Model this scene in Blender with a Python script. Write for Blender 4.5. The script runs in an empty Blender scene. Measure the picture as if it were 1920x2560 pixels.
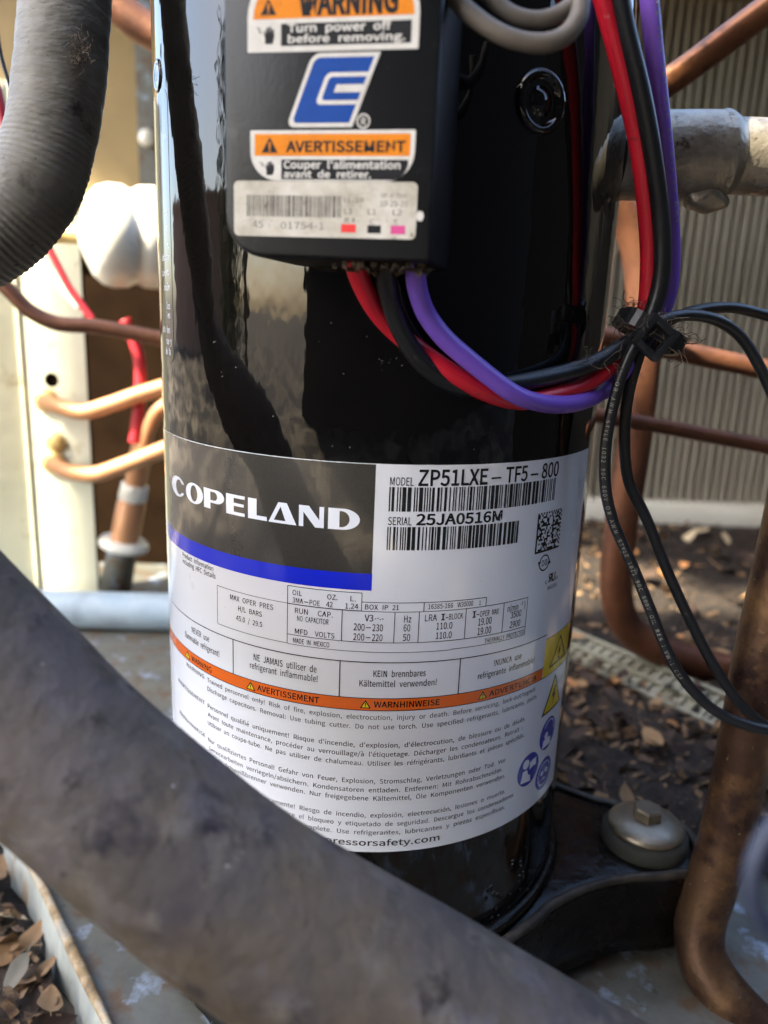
import bpy, bmesh, math, random
from mathutils import Vector, Matrix

# ------------------------------------------------------------------ camera, sky, sun, exposure
scene = bpy.context.scene
COL = scene.collection
cam_data = bpy.data.cameras.new('camera')
cam = bpy.data.objects.new('camera', cam_data); COL.objects.link(cam); scene.camera = cam
cam_right = Vector((0.99917, -0.00076, 0.04083)); cam_up = Vector((-0.03935, 0.24783, 0.96800)); cam_fwd = Vector((0.01087, 0.96871, -0.24800))
rot = Matrix((cam_right, cam_up, -cam_fwd)).transposed()
cam.rotation_euler = rot.to_euler(); cam.location = (0.0, -0.3045, 0.265)
cam_data.sensor_fit = 'VERTICAL'; cam_data.sensor_height = 36.0; cam_data.lens = 36.0 * 1923 / 2560
cam_data.clip_start = 0.01; cam_data.clip_end = 200.0
cam_data.dof.use_dof = True; cam_data.dof.focus_distance = 0.245; cam_data.dof.aperture_fstop = 9.0

SUN = Vector((-0.58, -0.36, 0.73)).normalized()
world = bpy.data.worlds.new('World'); scene.world = world; world.use_nodes = True
wn = world.node_tree.nodes; wl = world.node_tree.links
sky = wn.new('ShaderNodeTexSky'); sky.sky_type = 'NISHITA'; sky.sun_disc = False; sky.air_density = 1.0; sky.dust_density = 2.4; sky.ozone_density = 0.7
sky.sun_elevation = math.asin(SUN.z); sky.sun_rotation = math.atan2(SUN.x, SUN.y)
wn['Background'].inputs['Strength'].default_value = 0.12
wl.new(sky.outputs['Color'], wn['Background'].inputs['Color'])
sun_data = bpy.data.lights.new('sun', 'SUN'); sun_data.energy = 3.6; sun_data.angle = math.radians(0.5); sun_data.color = (1.0, 0.90, 0.70)
sun = bpy.data.objects.new('sun', sun_data); COL.objects.link(sun); sun.rotation_euler = (-SUN).to_track_quat('-Z', 'Y').to_euler()
sun.location = (-3, -2, 5)
scene.view_settings.view_transform = 'Standard'; scene.view_settings.look = 'None'; scene.view_settings.gamma = 1.0
scene.view_settings.exposure = 3.1; scene.view_settings.use_curve_mapping = False
scene.cycles.max_bounces = 8; scene.cycles.use_denoising = True

rnd = random.Random(7)
MM = 0.001
R = 0.0825          # radius of the compressor shell

PATHS = {
 'insulated': [(-350.2,82.3,429.8),(-297.4,13.7,325.6),(-235.9,-45.1,259.8),(-175.8,-89.5,230.2),(-126.9,-125.6,212.3),(-101.5,-137.9,193.5),(-83.3,-145.8,179.7),(-66.7,-152.3,167.1),(-45.9,-159.0,153.7),(-25.3,-164.6,141.0),(-6.3,-168.3,131.4),(13.3,-171.9,122.4),(42.9,-176.9,107.9),(73.0,-181.1,93.0)],
 'conduit': [(-102.4,-26.5,378.5),(-102.9,-32.3,356.0),(-103.6,-37.7,335.0),(-105.6,-42.3,316.7),(-109.9,-46.4,300.4),(-118.1,-49.5,288.2),(-130.4,-51.6,279.3),(-147.5,-52.9,273.7),(-172.0,-53.4,270.6),(-201.0,-52.3,273.6)],
 'red': [(-9.1,-99.6,284.4),(-7.6,-97.7,276.8),(-4.9,-93.9,270.7),(-1.0,-89.5,265.0),(4.3,-86.7,260.0),(12.2,-86.9,254.6),(20.3,-86.1,249.8),(28.8,-83.1,245.3),(36.3,-78.8,242.7),(43.9,-74.5,242.0),(53.4,-68.4,243.5),(63.8,-59.9,246.1),(72.6,-55.0,251.5),(80.7,-50.0,259.3),(83.6,-50.0,268.4),(82.8,-52.0,279.7),(79.7,-55.0,294.4),(73.1,-60.0,314.1),(64.6,-65.0,332.6),(56.2,-70.0,348.3),(51.1,-73.0,357.8)],
 'black': [(-0.8,-100.0,283.1),(0.0,-98.0,276.0),(1.2,-94.5,269.8),(4.0,-91.9,262.8),(7.5,-90.2,257.0),(12.1,-88.2,251.9),(18.6,-84.8,247.7),(26.3,-81.7,245.7),(39.1,-76.4,247.0),(52.7,-69.0,249.5),(65.8,-60.7,252.9),(75.3,-56.0,257.9),(81.6,-55.0,263.4),(84.9,-55.0,272.0),(85.3,-56.0,282.4),(82.6,-58.0,295.5),(77.0,-62.0,311.4),(69.9,-66.0,328.4),(62.2,-70.0,344.1),(56.6,-73.0,358.0)],
 'purple': [(6.8,-99.8,283.4),(7.6,-98.2,276.8),(8.8,-95.6,271.2),(11.6,-92.3,265.5),(16.8,-90.2,259.6),(23.7,-88.5,254.2),(30.7,-86.5,249.3),(37.3,-84.1,245.1),(44.2,-80.1,242.5),(53.5,-72.4,241.0),(63.7,-62.1,241.4),(74.0,-50.4,244.5),(79.4,-50.0,251.4),(86.0,-45.0,260.4),(91.1,-45.0,270.2),(92.0,-46.0,280.3),(89.5,-48.0,294.1),(84.4,-52.0,310.8),(77.8,-56.0,331.3),(71.8,-60.0,350.1),(68.2,-62.0,362.8)],
 'thin_a': [(149.6,-60.0,127.2),(135.2,-60.0,129.7),(122.9,-60.0,134.6),(112.8,-60.0,142.8),(104.0,-60.0,153.9),(95.9,-58.0,169.8),(88.2,-56.0,185.5),(80.2,-55.0,200.4),(75.9,-55.0,213.0),(74.2,-56.0,227.1),(74.8,-57.0,240.7),(76.8,-58.0,252.6),(80.7,-58.0,262.0),(87.7,-55.0,266.9),(98.1,-50.0,269.0),(109.4,-45.0,267.7),(120.1,-40.0,262.7),(127.8,-40.0,253.5),(136.4,-40.0,239.8),(141.8,-40.0,227.2)],
 'thin_b': [(158.2,-52.0,116.2),(145.6,-52.0,125.1),(133.8,-52.0,134.9),(123.5,-50.0,148.1),(113.7,-48.0,163.9),(103.7,-46.0,181.9),(94.5,-45.0,200.0),(87.2,-45.0,212.1),(83.8,-46.0,224.2),(82.3,-47.0,238.4),(82.5,-50.0,250.8),(85.6,-50.0,262.0),(94.2,-45.0,267.4),(106.8,-35.0,271.1),(122.1,-25.0,272.5),(136.2,-20.0,270.6),(150.2,-20.0,267.1)],
 'gray_a': [(7.5,-107.7,340.6),(13.4,-109.5,333.8),(19.3,-110.7,329.2),(25.7,-111.6,326.1),(32.4,-111.9,325.2),(37.6,-111.5,326.8),(40.8,-110.5,330.9),(41.3,-109.2,336.0),(40.6,-107.7,341.9)],
 'gray_b': [(17.4,-100.8,343.6),(22.1,-102.5,337.1),(27.4,-103.5,333.4),(33.4,-103.8,332.6),(38.6,-103.4,334.6),(41.5,-102.6,337.9),(43.6,-101.1,343.7)],
 'copper_diag': [(116.0,100.0,366.0),(130.1,100.0,377.0),(142.1,100.0,386.0),(153.9,100.0,395.3),(173.1,100.0,410.3),(192.3,100.0,424.8)],
 'suction': [(69.8,0.0,324.1),(85.9,0.0,324.8),(102.8,0.0,325.5),(121.8,0.0,326.3),(138.3,0.0,326.3),(155.5,0.0,325.9),(170.9,0.0,325.9)],
 'u_pipe': [(136.1,220.0,343.5),(150.3,220.0,335.8),(161.4,220.0,318.0),(169.5,220.0,289.6),(174.5,220.0,254.2),(176.1,220.0,211.2),(175.5,220.0,169.5),(174.1,220.0,126.1),(174.9,220.0,88.0),(183.2,220.0,58.0),(204.4,220.0,38.0),(240.3,220.0,26.1),(283.1,220.0,17.8),(333.1,220.0,9.6)],
 'h_pipe_a': [(110.0,150.0,259.7),(134.4,150.0,257.1),(159.0,150.0,253.9),(189.3,150.0,248.8),(225.2,150.0,242.9),(259.1,150.0,237.3)],
 'h_pipe_b': [(109.1,150.0,215.0),(139.7,150.0,211.3),(164.9,150.0,208.2),(195.9,150.0,203.6),(232.6,150.0,198.2),(267.3,150.0,192.6)],
 'front_pipe': [(153.3,-35.0,259.0),(151.7,-35.0,218.4),(151.5,-35.0,200.5),(150.2,-35.0,171.0),(148.7,-35.0,142.9),(148.5,-35.0,115.4),(148.2,-35.0,90.8),(146.9,-35.0,64.1),(144.6,-35.0,41.8),(142.2,-36.0,25.5),(142.2,-39.0,15.5),(145.2,-44.0,7.7),(152.5,-51.0,0.1),(163.7,-58.0,-8.0),(179.0,-70.0,-15.1)],
 'near_wire': [(54.9,-223.9,211.4),(50.0,-224.5,208.8),(47.4,-225.5,204.7),(46.8,-226.6,200.4),(48.3,-227.6,196.4),(52.3,-228.4,193.6),(56.8,-228.7,192.7)],
 'brown_pipe': [(-257.8,200.0,288.1),(-244.3,200.0,278.2),(-234.9,200.0,269.0),(-224.0,200.0,258.2),(-206.9,200.0,251.2),(-182.0,200.0,250.2),(-146.8,200.0,245.3),(-117.4,200.0,240.7)],
 'tube_a': [(-284.8,352.0,182.5),(-265.4,335.0,180.6),(-241.9,325.0,178.5),(-217.9,322.0,185.9),(-195.1,322.0,194.7),(-165.7,325.0,204.5)],
 'tube_b': [(-281.2,352.0,129.1),(-261.1,335.0,126.0),(-235.2,325.0,126.7),(-210.7,322.0,135.7),(-185.5,322.0,146.5),(-151.6,325.0,160.9)],
 'red_thin': [(-233.3,250.0,306.0),(-226.9,250.0,292.7),(-218.5,250.0,275.4),(-212.0,250.0,265.8),(-203.0,250.0,253.6)],
 'red_thick': [(-206.4,330.0,253.1),(-199.7,330.0,237.0),(-195.9,330.0,218.8),(-196.3,330.0,198.3),(-199.4,330.0,175.5),(-202.9,330.0,154.1)],
 'pale_rod': [(-267.2,300.0,297.7),(-254.1,300.0,287.7),(-241.1,300.0,273.9),(-229.6,300.0,261.8)],
 'orange_tube': [(-167.2,360.0,192.8),(-189.5,360.0,178.0),(-199.2,360.0,161.6),(-205.6,360.0,141.0),(-209.4,360.0,126.4)],
 'copper_tl': [(-197.6,250.0,466.4),(-182.2,250.0,452.9),(-166.6,250.0,440.5),(-149.1,250.0,431.4),(-125.5,250.0,422.3)],
 'red_edge': [(-191.0,100.0,371.7),(-187.7,100.0,360.0),(-185.8,100.0,347.9),(-183.7,100.0,335.7),(-183.0,100.0,321.2)],
 'dark_edge': [(-162.8,50.0,379.1),(-162.2,50.0,363.9),(-159.4,50.0,351.9),(-156.3,50.0,341.5)],
 'drier': [(-225.7,300.0,313.2),(-173.5,300.0,315.3),(-121.9,300.0,316.8)],
 'valve': [(-208.4,370.0,145.3),(-240.9,370.0,-0.7)],
}
FONT = {   # outline capitals and small letters: advance, closed outlines as x,y,x,y... in thousandths
 '!':(113,[[46,77,68,77,72,226,72,262,40,262,41,226],[56,-5,73,2,79,20,73,37,56,44,40,37,33,20,40,2]]),
 '#':(194,[[35,0,56,0,66,80,118,80,108,0,129,0,139,80,175,80,175,102,141,102,149,160,183,160,183,182,151,182,160,254,139,254,130,182,78,182,87,254,67,254,57,182,22,182,22,160,55,160,48,102,14,102,14,80,45,80],[68,102,76,160,128,160,120,102]]),
 "'":(97,[[39,169,58,169,64,234,65,270,32,270,32,234]]),
 '(':(118,[[84,-69,103,-60,70,21,59,109,70,197,103,277,84,286,46,204,32,109,46,14]]),
 ')':(118,[[35,-69,72,14,86,109,72,204,35,286,15,277,49,197,60,109,49,21,15,-60]]),
 ',':(97,[[26,-67,64,-38,77,7,70,34,50,44,33,38,26,22,33,5,50,-1,54,0,44,-28,19,-48]]),
 '-':(121,[[16,86,106,86,106,110,16,110]]),
 '.':(97,[[49,-5,65,2,72,20,65,37,49,44,32,37,26,20,32,2]]),
 '/':(137,[[4,-63,27,-63,132,278,109,278]]),
 '0':(194,[[97,-5,140,10,167,55,177,129,167,203,140,247,97,261,55,247,27,203,18,129,27,55,55,10],[97,21,72,33,55,68,48,129,55,190,72,225,97,236,123,225,140,190,146,129,140,68,123,33]]),
 '1':(194,[[31,0,172,0,172,27,120,27,120,257,96,257,42,238,42,218,88,218,88,27,31,27]]),
 '2':(194,[[15,0,177,0,177,28,106,28,64,25,137,108,165,186,155,226,129,252,90,261,47,251,14,224,33,206,57,227,86,235,121,221,133,185,104,112,15,19]]),
 '3':(194,[[92,-5,134,4,163,29,175,69,159,112,120,134,120,136,153,158,166,197,156,232,130,254,91,261,52,253,20,231,37,210,61,228,90,235,122,224,133,195,127,170,104,152,62,146,62,121,109,115,135,97,142,70,128,35,90,22,53,31,27,51,10,31,42,6]]),
 '4':(194,[[119,0,149,0,149,71,183,71,183,96,149,96,149,257,114,257,7,92,7,71,119,71],[119,96,40,96,99,184,119,222,121,222,119,175]]),
 '5':(194,[[92,-5,133,6,164,36,176,83,165,130,137,157,98,165,60,155,67,229,163,229,163,257,39,257,30,137,47,126,68,137,90,141,129,126,143,83,127,38,89,22,51,31,26,50,9,29,42,6]]),
 '6':(194,[[105,-5,142,6,169,35,179,79,170,124,146,150,108,159,77,151,50,129,60,191,83,225,116,235,138,230,157,215,175,235,149,254,114,261,68,248,33,203,20,123,31,52,61,10],[50,103,77,128,103,136,137,120,149,79,136,37,105,21,67,42]]),
 '7':(194,[[69,0,103,0,111,89,133,164,178,237,178,257,17,257,17,229,142,229,88,125]]),
 '8':(194,[[98,-5,140,4,168,28,178,62,165,104,135,129,135,131,158,156,169,193,161,228,136,252,99,261,49,243,28,195,39,161,63,136,63,135,31,107,16,64,27,28,56,4],[116,139,75,160,57,195,69,225,98,237,130,224,142,191,135,164],[98,19,60,33,44,67,54,100,80,125,127,101,148,63,134,31]]),
 '9':(194,[[82,-5,128,10,162,56,175,139,164,207,133,248,89,261,52,251,26,222,15,178,24,133,49,106,86,97,118,106,145,129,135,66,112,32,81,22,57,27,38,42,20,22,46,3],[145,155,118,129,91,121,57,137,46,178,58,220,89,236,128,216]]),
 ':':(97,[[49,137,65,143,72,161,65,179,49,186,32,179,26,161,32,143],[49,-5,65,2,72,20,65,37,49,44,32,37,26,20,32,2]]),
 'A':(213,[[1,0,34,0,59,78,153,78,177,0,211,0,124,257,88,257],[67,104,79,144,105,230,106,230,132,144,145,104]]),
 'B':(230,[[35,0,117,0,168,8,202,33,214,75,200,117,162,137,162,138,190,159,200,194,188,230,157,250,111,257,35,257],[68,148,68,231,107,231,153,222,168,190,153,159,106,148],[68,26,68,123,112,123,164,111,182,76,164,38,112,26]]),
 'C':(223,[[132,-5,176,5,211,32,193,53,166,32,133,24,91,37,63,73,54,129,64,185,92,220,134,233,164,226,187,209,204,230,175,252,134,261,76,245,35,200,20,128,35,57,75,11]]),
 'D':(241,[[35,0,101,0,166,15,206,60,220,129,206,199,166,242,99,257,35,257],[68,27,68,230,97,230,147,219,177,184,187,129,177,74,147,39,97,27]]),
 'E':(206,[[35,0,187,0,187,28,68,28,68,121,165,121,165,149,68,149,68,229,183,229,183,257,35,257]]),
 'F':(193,[[35,0,68,0,68,115,166,115,166,143,68,143,68,229,183,229,183,257,35,257]]),
 'G':(241,[[136,-5,182,4,215,25,215,133,131,133,131,106,186,106,186,39,165,28,139,24,93,37,64,73,54,129,64,185,94,220,139,233,171,226,194,209,212,230,183,251,138,261,77,245,36,200,20,128,35,57,76,11]]),
 'H':(255,[[35,0,68,0,68,121,187,121,187,0,220,0,220,257,187,257,187,149,68,149,68,257,35,257]]),
 'I':(103,[[35,0,68,0,68,257,35,257]]),
 'J':(187,[[83,-5,124,6,147,35,154,75,154,257,121,257,121,78,111,37,80,24,55,31,35,53,12,36,41,6]]),
 'K':(226,[[35,0,68,0,68,81,112,134,189,0,225,0,132,159,213,257,176,257,68,128,68,257,35,257]]),
 'L':(190,[[35,0,180,0,180,28,68,28,68,257,35,257]]),
 'M':(284,[[35,0,64,0,64,142,60,218,62,218,82,159,131,26,153,26,201,159,222,218,223,218,219,142,219,0,249,0,249,257,210,257,161,119,143,66,142,66,123,119,74,257,35,257]]),
 'N':(253,[[35,0,66,0,66,135,62,215,63,215,91,162,185,0,218,0,218,257,187,257,187,123,192,42,190,42,162,95,68,257,35,257]]),
 'O':(260,[[130,-5,187,12,225,58,239,129,225,200,187,245,130,261,73,245,34,200,20,129,34,58,73,12],[130,24,90,37,63,73,54,129,63,185,90,220,130,233,170,220,197,185,206,129,197,73,170,37]]),
 'P':(222,[[35,0,68,0,68,102,110,102,160,111,192,137,204,181,192,226,159,250,109,257,35,257],[68,129,68,230,104,230,142,226,165,211,172,181,156,141,106,129]]),
 'Q':(260,[[130,22,90,36,63,72,54,129,63,185,90,220,130,233,170,220,197,185,206,129,197,72,170,36],[208,-64,245,-58,239,-34,212,-37,174,-29,149,-3,196,19,228,64,239,129,225,200,187,245,130,261,73,245,34,200,20,129,32,63,65,18,114,-4,149,-47]]),
 'R':(222,[[68,135,68,230,111,230,157,220,173,185,157,147,111,135],[176,0,213,0,147,112,189,137,205,185,194,227,162,250,116,257,35,257,35,0,68,0,68,109,114,109]]),
 'S':(209,[[106,-5,153,5,183,31,194,68,178,112,141,137,104,153,75,168,62,196,75,223,110,233,142,226,168,209,185,230,152,252,110,261,68,252,39,228,29,193,46,150,81,127,118,111,148,94,161,65,146,35,107,24,68,33,36,56,17,33,56,6]]),
 'T':(210,[[89,0,121,0,121,229,199,229,199,257,11,257,11,229,89,229]]),
 'U':(252,[[126,-5,173,6,206,41,218,106,218,257,187,257,187,105,179,57,157,31,126,24,96,31,75,57,67,105,67,257,34,257,34,106,47,41,79,6]]),
 'V':(201,[[82,0,120,0,201,257,168,257,127,118,102,33,101,33,76,118,34,257,0,257]]),
 'W':(307,[[63,0,102,0,140,155,153,213,154,213,167,155,206,0,245,0,298,257,267,257,239,117,225,34,223,34,205,117,169,257,140,257,104,117,86,34,85,34,69,117,42,257,9,257]]),
 'X':(201,[[6,0,40,0,77,69,98,111,99,111,121,69,159,0,195,0,120,131,190,257,156,257,121,191,103,153,102,153,82,191,47,257,11,257,81,133]]),
 'Y':(186,[[77,0,109,0,109,99,186,257,153,257,120,184,94,128,92,128,67,184,34,257,0,257,77,99]]),
 'Z':(211,[[18,0,195,0,195,28,57,28,193,237,193,257,30,257,30,229,153,229,18,20]]),
 '_':(196,[[5,-49,191,-49,191,-28,5,-28]]),
 'a':(197,[[76,-5,109,3,139,23,140,23,143,0,169,0,169,117,162,158,141,185,103,195,61,187,29,170,41,148,67,162,98,168,129,154,137,120,71,107,33,84,21,49,36,10],[85,21,61,28,51,51,70,82,137,99,137,46,111,28]]),
 'b':(216,[[116,-5,157,8,187,42,199,98,190,149,164,183,123,195,92,187,63,168,64,202,64,279,32,279,32,0,58,0,61,20,62,20,89,2],[111,22,89,27,64,42,64,142,90,161,115,168,154,149,165,98,150,42]]),
 'c':(179,[[107,-5,140,2,169,19,155,41,134,28,110,22,67,42,51,95,68,148,111,168,131,164,149,152,165,173,142,188,110,195,64,183,31,149,18,95,30,41,62,7]]),
 'd':(217,[[97,-5,129,3,155,22,156,22,159,0,185,0,185,279,153,279,153,206,154,173,130,189,101,195,60,183,30,148,19,95,28,41,55,7],[104,22,65,42,51,95,68,148,106,168,130,163,153,148,153,48,129,29]]),
 'e':(194,[[109,-5,144,1,172,15,160,36,138,25,113,21,68,39,50,88,178,88,179,106,170,153,145,184,103,195,62,183,31,148,18,95,31,41,63,7],[49,110,68,154,104,169,139,154,151,110]]),
 'f':(114,[[12,164,37,164,37,0,69,0,69,164,110,164,110,190,69,190,69,220,76,248,96,258,118,252,125,277,93,283,51,266,37,221,37,190,12,188]]),
 'g':(197,[[96,-88,147,-78,181,-54,193,-22,176,13,126,23,89,23,63,29,56,44,59,57,68,67,96,60,145,78,166,126,161,149,150,166,189,166,189,190,123,190,96,195,61,187,35,163,25,127,33,97,50,76,50,75,35,60,29,39,34,20,46,8,46,6,25,-13,18,-37,40,-74],[96,82,68,94,56,127,68,160,96,172,125,160,137,127,125,94],[101,-65,60,-56,46,-32,50,-16,65,0,90,-3,123,-3,151,-8,161,-27,145,-54]]),
 'h':(213,[[32,0,64,0,64,138,90,160,116,167,144,155,152,116,152,0,184,0,184,120,178,161,159,186,126,195,91,186,63,163,64,202,64,279,32,279]]),
 'i':(96,[[32,0,64,0,64,190,32,190],[48,229,64,235,70,251,64,266,48,271,33,266,27,251,33,235]]),
 'j':(96,[[12,-85,53,-68,64,-22,64,190,33,190,33,-22,28,-49,9,-59,-9,-56,-15,-80],[48,229,64,235,70,251,64,266,48,271,33,266,27,251,33,235]]),
 'k':(193,[[32,0,64,0,64,50,99,92,155,0,190,0,118,113,181,190,146,190,65,90,64,90,64,279,32,279]]),
 'l':(99,[[66,-5,84,-2,80,23,73,22,67,25,64,36,64,279,32,279,32,38,40,7]]),
 'm':(324,[[32,0,64,0,64,138,89,160,112,167,139,155,147,116,147,0,179,0,179,138,204,160,227,167,254,155,263,116,263,0,294,0,294,120,288,161,269,186,237,195,204,185,174,159,156,185,121,195,90,186,62,162,58,190,32,190]]),
 'n':(214,[[32,0,64,0,64,138,90,160,116,167,144,155,152,116,152,0,184,0,184,120,178,161,159,186,126,195,91,186,62,162,58,190,32,190]]),
 'o':(212,[[106,-5,150,7,182,41,194,95,182,149,150,183,106,195,63,183,31,149,18,95,31,41,63,7],[106,22,66,42,51,95,66,148,106,168,146,148,161,95,146,42]]),
 'p':(217,[[32,-80,64,-80,64,-16,63,18,90,1,116,-5,157,8,187,42,199,98,190,149,164,183,123,195,91,187,62,168,58,190,32,190],[111,22,89,27,64,42,64,142,91,161,115,168,154,149,165,98,150,42]]),
 'q':(217,[[153,-80,185,-80,185,190,159,190,156,172,155,172,130,189,101,195,60,183,30,148,19,95,28,41,55,7,97,-5,128,3,154,22,153,-13],[104,22,65,42,51,95,68,148,106,168,130,163,153,148,153,48,129,29]]),
 'r':(136,[[32,0,64,0,64,122,87,156,112,166,131,163,137,191,116,195,86,184,62,155,58,190,32,190]]),
 's':(164,[[82,-5,133,12,151,52,132,90,93,110,65,122,52,143,61,162,88,170,111,165,131,153,146,173,120,189,87,195,39,179,22,141,39,105,77,86,107,72,120,50,111,29,83,20,53,27,27,43,11,22,43,3]]),
 't':(132,[[92,-5,127,2,121,27,99,21,76,31,70,58,70,164,121,164,121,190,70,190,70,244,43,244,40,190,9,188,9,164,38,164,38,59,43,25,60,3]]),
 'u':(213,[[88,-5,122,5,151,30,152,30,154,0,181,0,181,190,149,190,149,55,124,31,97,23,70,35,62,74,62,190,29,190,29,70,36,29,55,4]]),
 'v':(182,[[73,0,111,0,178,190,146,190,110,82,93,26,91,26,74,82,38,190,5,190]]),
 'w':(281,[[62,0,99,0,126,102,139,157,141,157,154,103,181,0,220,0,272,190,241,190,213,80,202,27,200,27,187,80,157,190,126,190,96,80,83,27,82,27,70,80,42,190,9,190]]),
 'x':(174,[[5,0,39,0,64,44,84,78,85,78,106,44,134,0,169,0,106,96,164,190,131,190,107,148,91,117,89,117,70,148,45,190,10,190,68,99]]),
 'y':(182,[[35,-82,80,-63,106,-16,178,190,147,190,112,85,97,31,95,31,76,85,38,190,5,190,81,0,77,-15,60,-44,34,-56,19,-53,13,-78]]),
 'z':(166,[[12,0,156,0,156,26,53,26,153,173,153,190,23,190,23,164,112,164,12,17]]),
 'Ö':(260,[[130,-5,187,12,225,58,239,129,225,200,187,245,130,261,73,245,34,200,20,129,34,58,73,12],[130,24,90,37,63,73,54,129,63,185,90,220,130,233,170,220,197,185,206,129,197,73,170,37],[90,280,103,285,109,299,103,313,90,318,76,313,71,299,76,285],[170,280,184,285,189,299,184,313,170,318,156,313,151,299,156,285]]),
 'ß':(225,[[152,-5,197,12,214,53,194,97,157,119,137,146,154,181,172,225,156,266,109,283,67,272,41,244,32,202,32,0,64,0,64,196,76,241,108,257,133,247,141,222,124,183,106,143,127,105,164,83,184,52,175,30,150,20,129,24,109,37,96,15,122,0]]),
 'à':(197,[[76,-5,109,3,139,23,140,23,143,0,169,0,169,117,162,158,141,185,103,195,61,187,29,170,41,148,67,162,98,168,129,154,137,120,71,107,33,84,21,49,36,10],[85,21,61,28,51,51,70,82,137,99,137,46,111,28],[110,224,127,240,71,305,49,284]]),
 'ä':(197,[[76,-5,109,3,139,23,140,23,143,0,169,0,169,117,162,158,141,185,103,195,61,187,29,170,41,148,67,162,98,168,129,154,137,120,71,107,33,84,21,49,36,10],[85,21,61,28,51,51,70,82,137,99,137,46,111,28],[67,230,81,236,86,249,81,263,67,269,53,263,48,249,53,236],[142,230,156,236,162,249,156,263,142,269,128,263,123,249,128,236]]),
 'è':(194,[[109,-5,144,1,172,15,160,36,138,25,113,21,68,39,50,88,178,88,179,106,170,153,145,184,103,195,62,183,31,148,18,95,31,41,63,7],[49,110,68,154,104,169,139,154,151,110],[109,224,125,240,70,305,47,284]]),
 'é':(194,[[109,-5,144,1,172,15,160,36,138,25,113,21,68,39,50,88,178,88,179,106,170,153,145,184,103,195,62,183,31,148,18,95,31,41,63,7],[49,110,68,154,104,169,139,154,151,110],[98,224,159,284,137,305,81,240]]),
 'í':(96,[[32,0,64,0,64,190,32,190],[43,224,104,284,82,305,26,240]]),
 'ñ':(214,[[32,0,64,0,64,138,90,160,116,167,144,155,152,116,152,0,184,0,184,120,178,161,159,186,126,195,91,186,62,162,58,190,32,190],[144,226,173,241,183,279,161,280,156,258,144,249,119,266,87,282,58,267,48,229,69,228,74,250,87,259,112,242]]),
 'ó':(212,[[106,-5,150,7,182,41,194,95,182,149,150,183,106,195,63,183,31,149,18,95,31,41,63,7],[106,22,66,42,51,95,66,148,106,168,146,148,161,95,146,42],[100,224,162,284,139,305,84,240]]),
 'ú':(213,[[88,-5,122,5,151,30,152,30,154,0,181,0,181,190,149,190,149,55,124,31,97,23,70,35,62,74,62,190,29,190,29,70,36,29,55,4],[100,224,162,284,139,305,84,240]]),
}

# ------------------------------------------------------------------ materials
def lin(h):
    h = h.lstrip('#'); out = []
    for i in (0, 2, 4):
        c = int(h[i:i+2], 16) / 255.0
        out.append(c / 12.92 if c <= 0.04045 else ((c + 0.055) / 1.055) ** 2.4)
    return (out[0], out[1], out[2], 1.0)

def ramp(nt, fac, stops):
    r = nt.nodes.new('ShaderNodeValToRGB')
    while len(r.color_ramp.elements) < len(stops): r.color_ramp.elements.new(0.5)
    for e, (p, c) in zip(r.color_ramp.elements, stops):
        e.position = p; e.color = c
    nt.links.new(fac, r.inputs['Fac']); return r.outputs['Color']

def noise(nt, vec, scale, detail=4.0, rough=0.55, dist=0.0):
    n = nt.nodes.new('ShaderNodeTexNoise'); n.inputs['Scale'].default_value = scale
    n.inputs['Detail'].default_value = detail; n.inputs['Roughness'].default_value = rough
    n.inputs['Distortion'].default_value = dist
    nt.links.new(vec, n.inputs['Vector']); return n.outputs['Fac']

def mixc(nt, fac, a, b, mode='MIX'):
    m = nt.nodes.new('ShaderNodeMix'); m.data_type = 'RGBA'; m.blend_type = mode
    for sock, v in ((m.inputs[0], fac), (m.inputs[6], a), (m.inputs[7], b)):
        if hasattr(v, 'is_linked') or hasattr(v, 'links'): nt.links.new(v, sock)
        else: sock.default_value = v
    return m.outputs[2]

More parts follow.
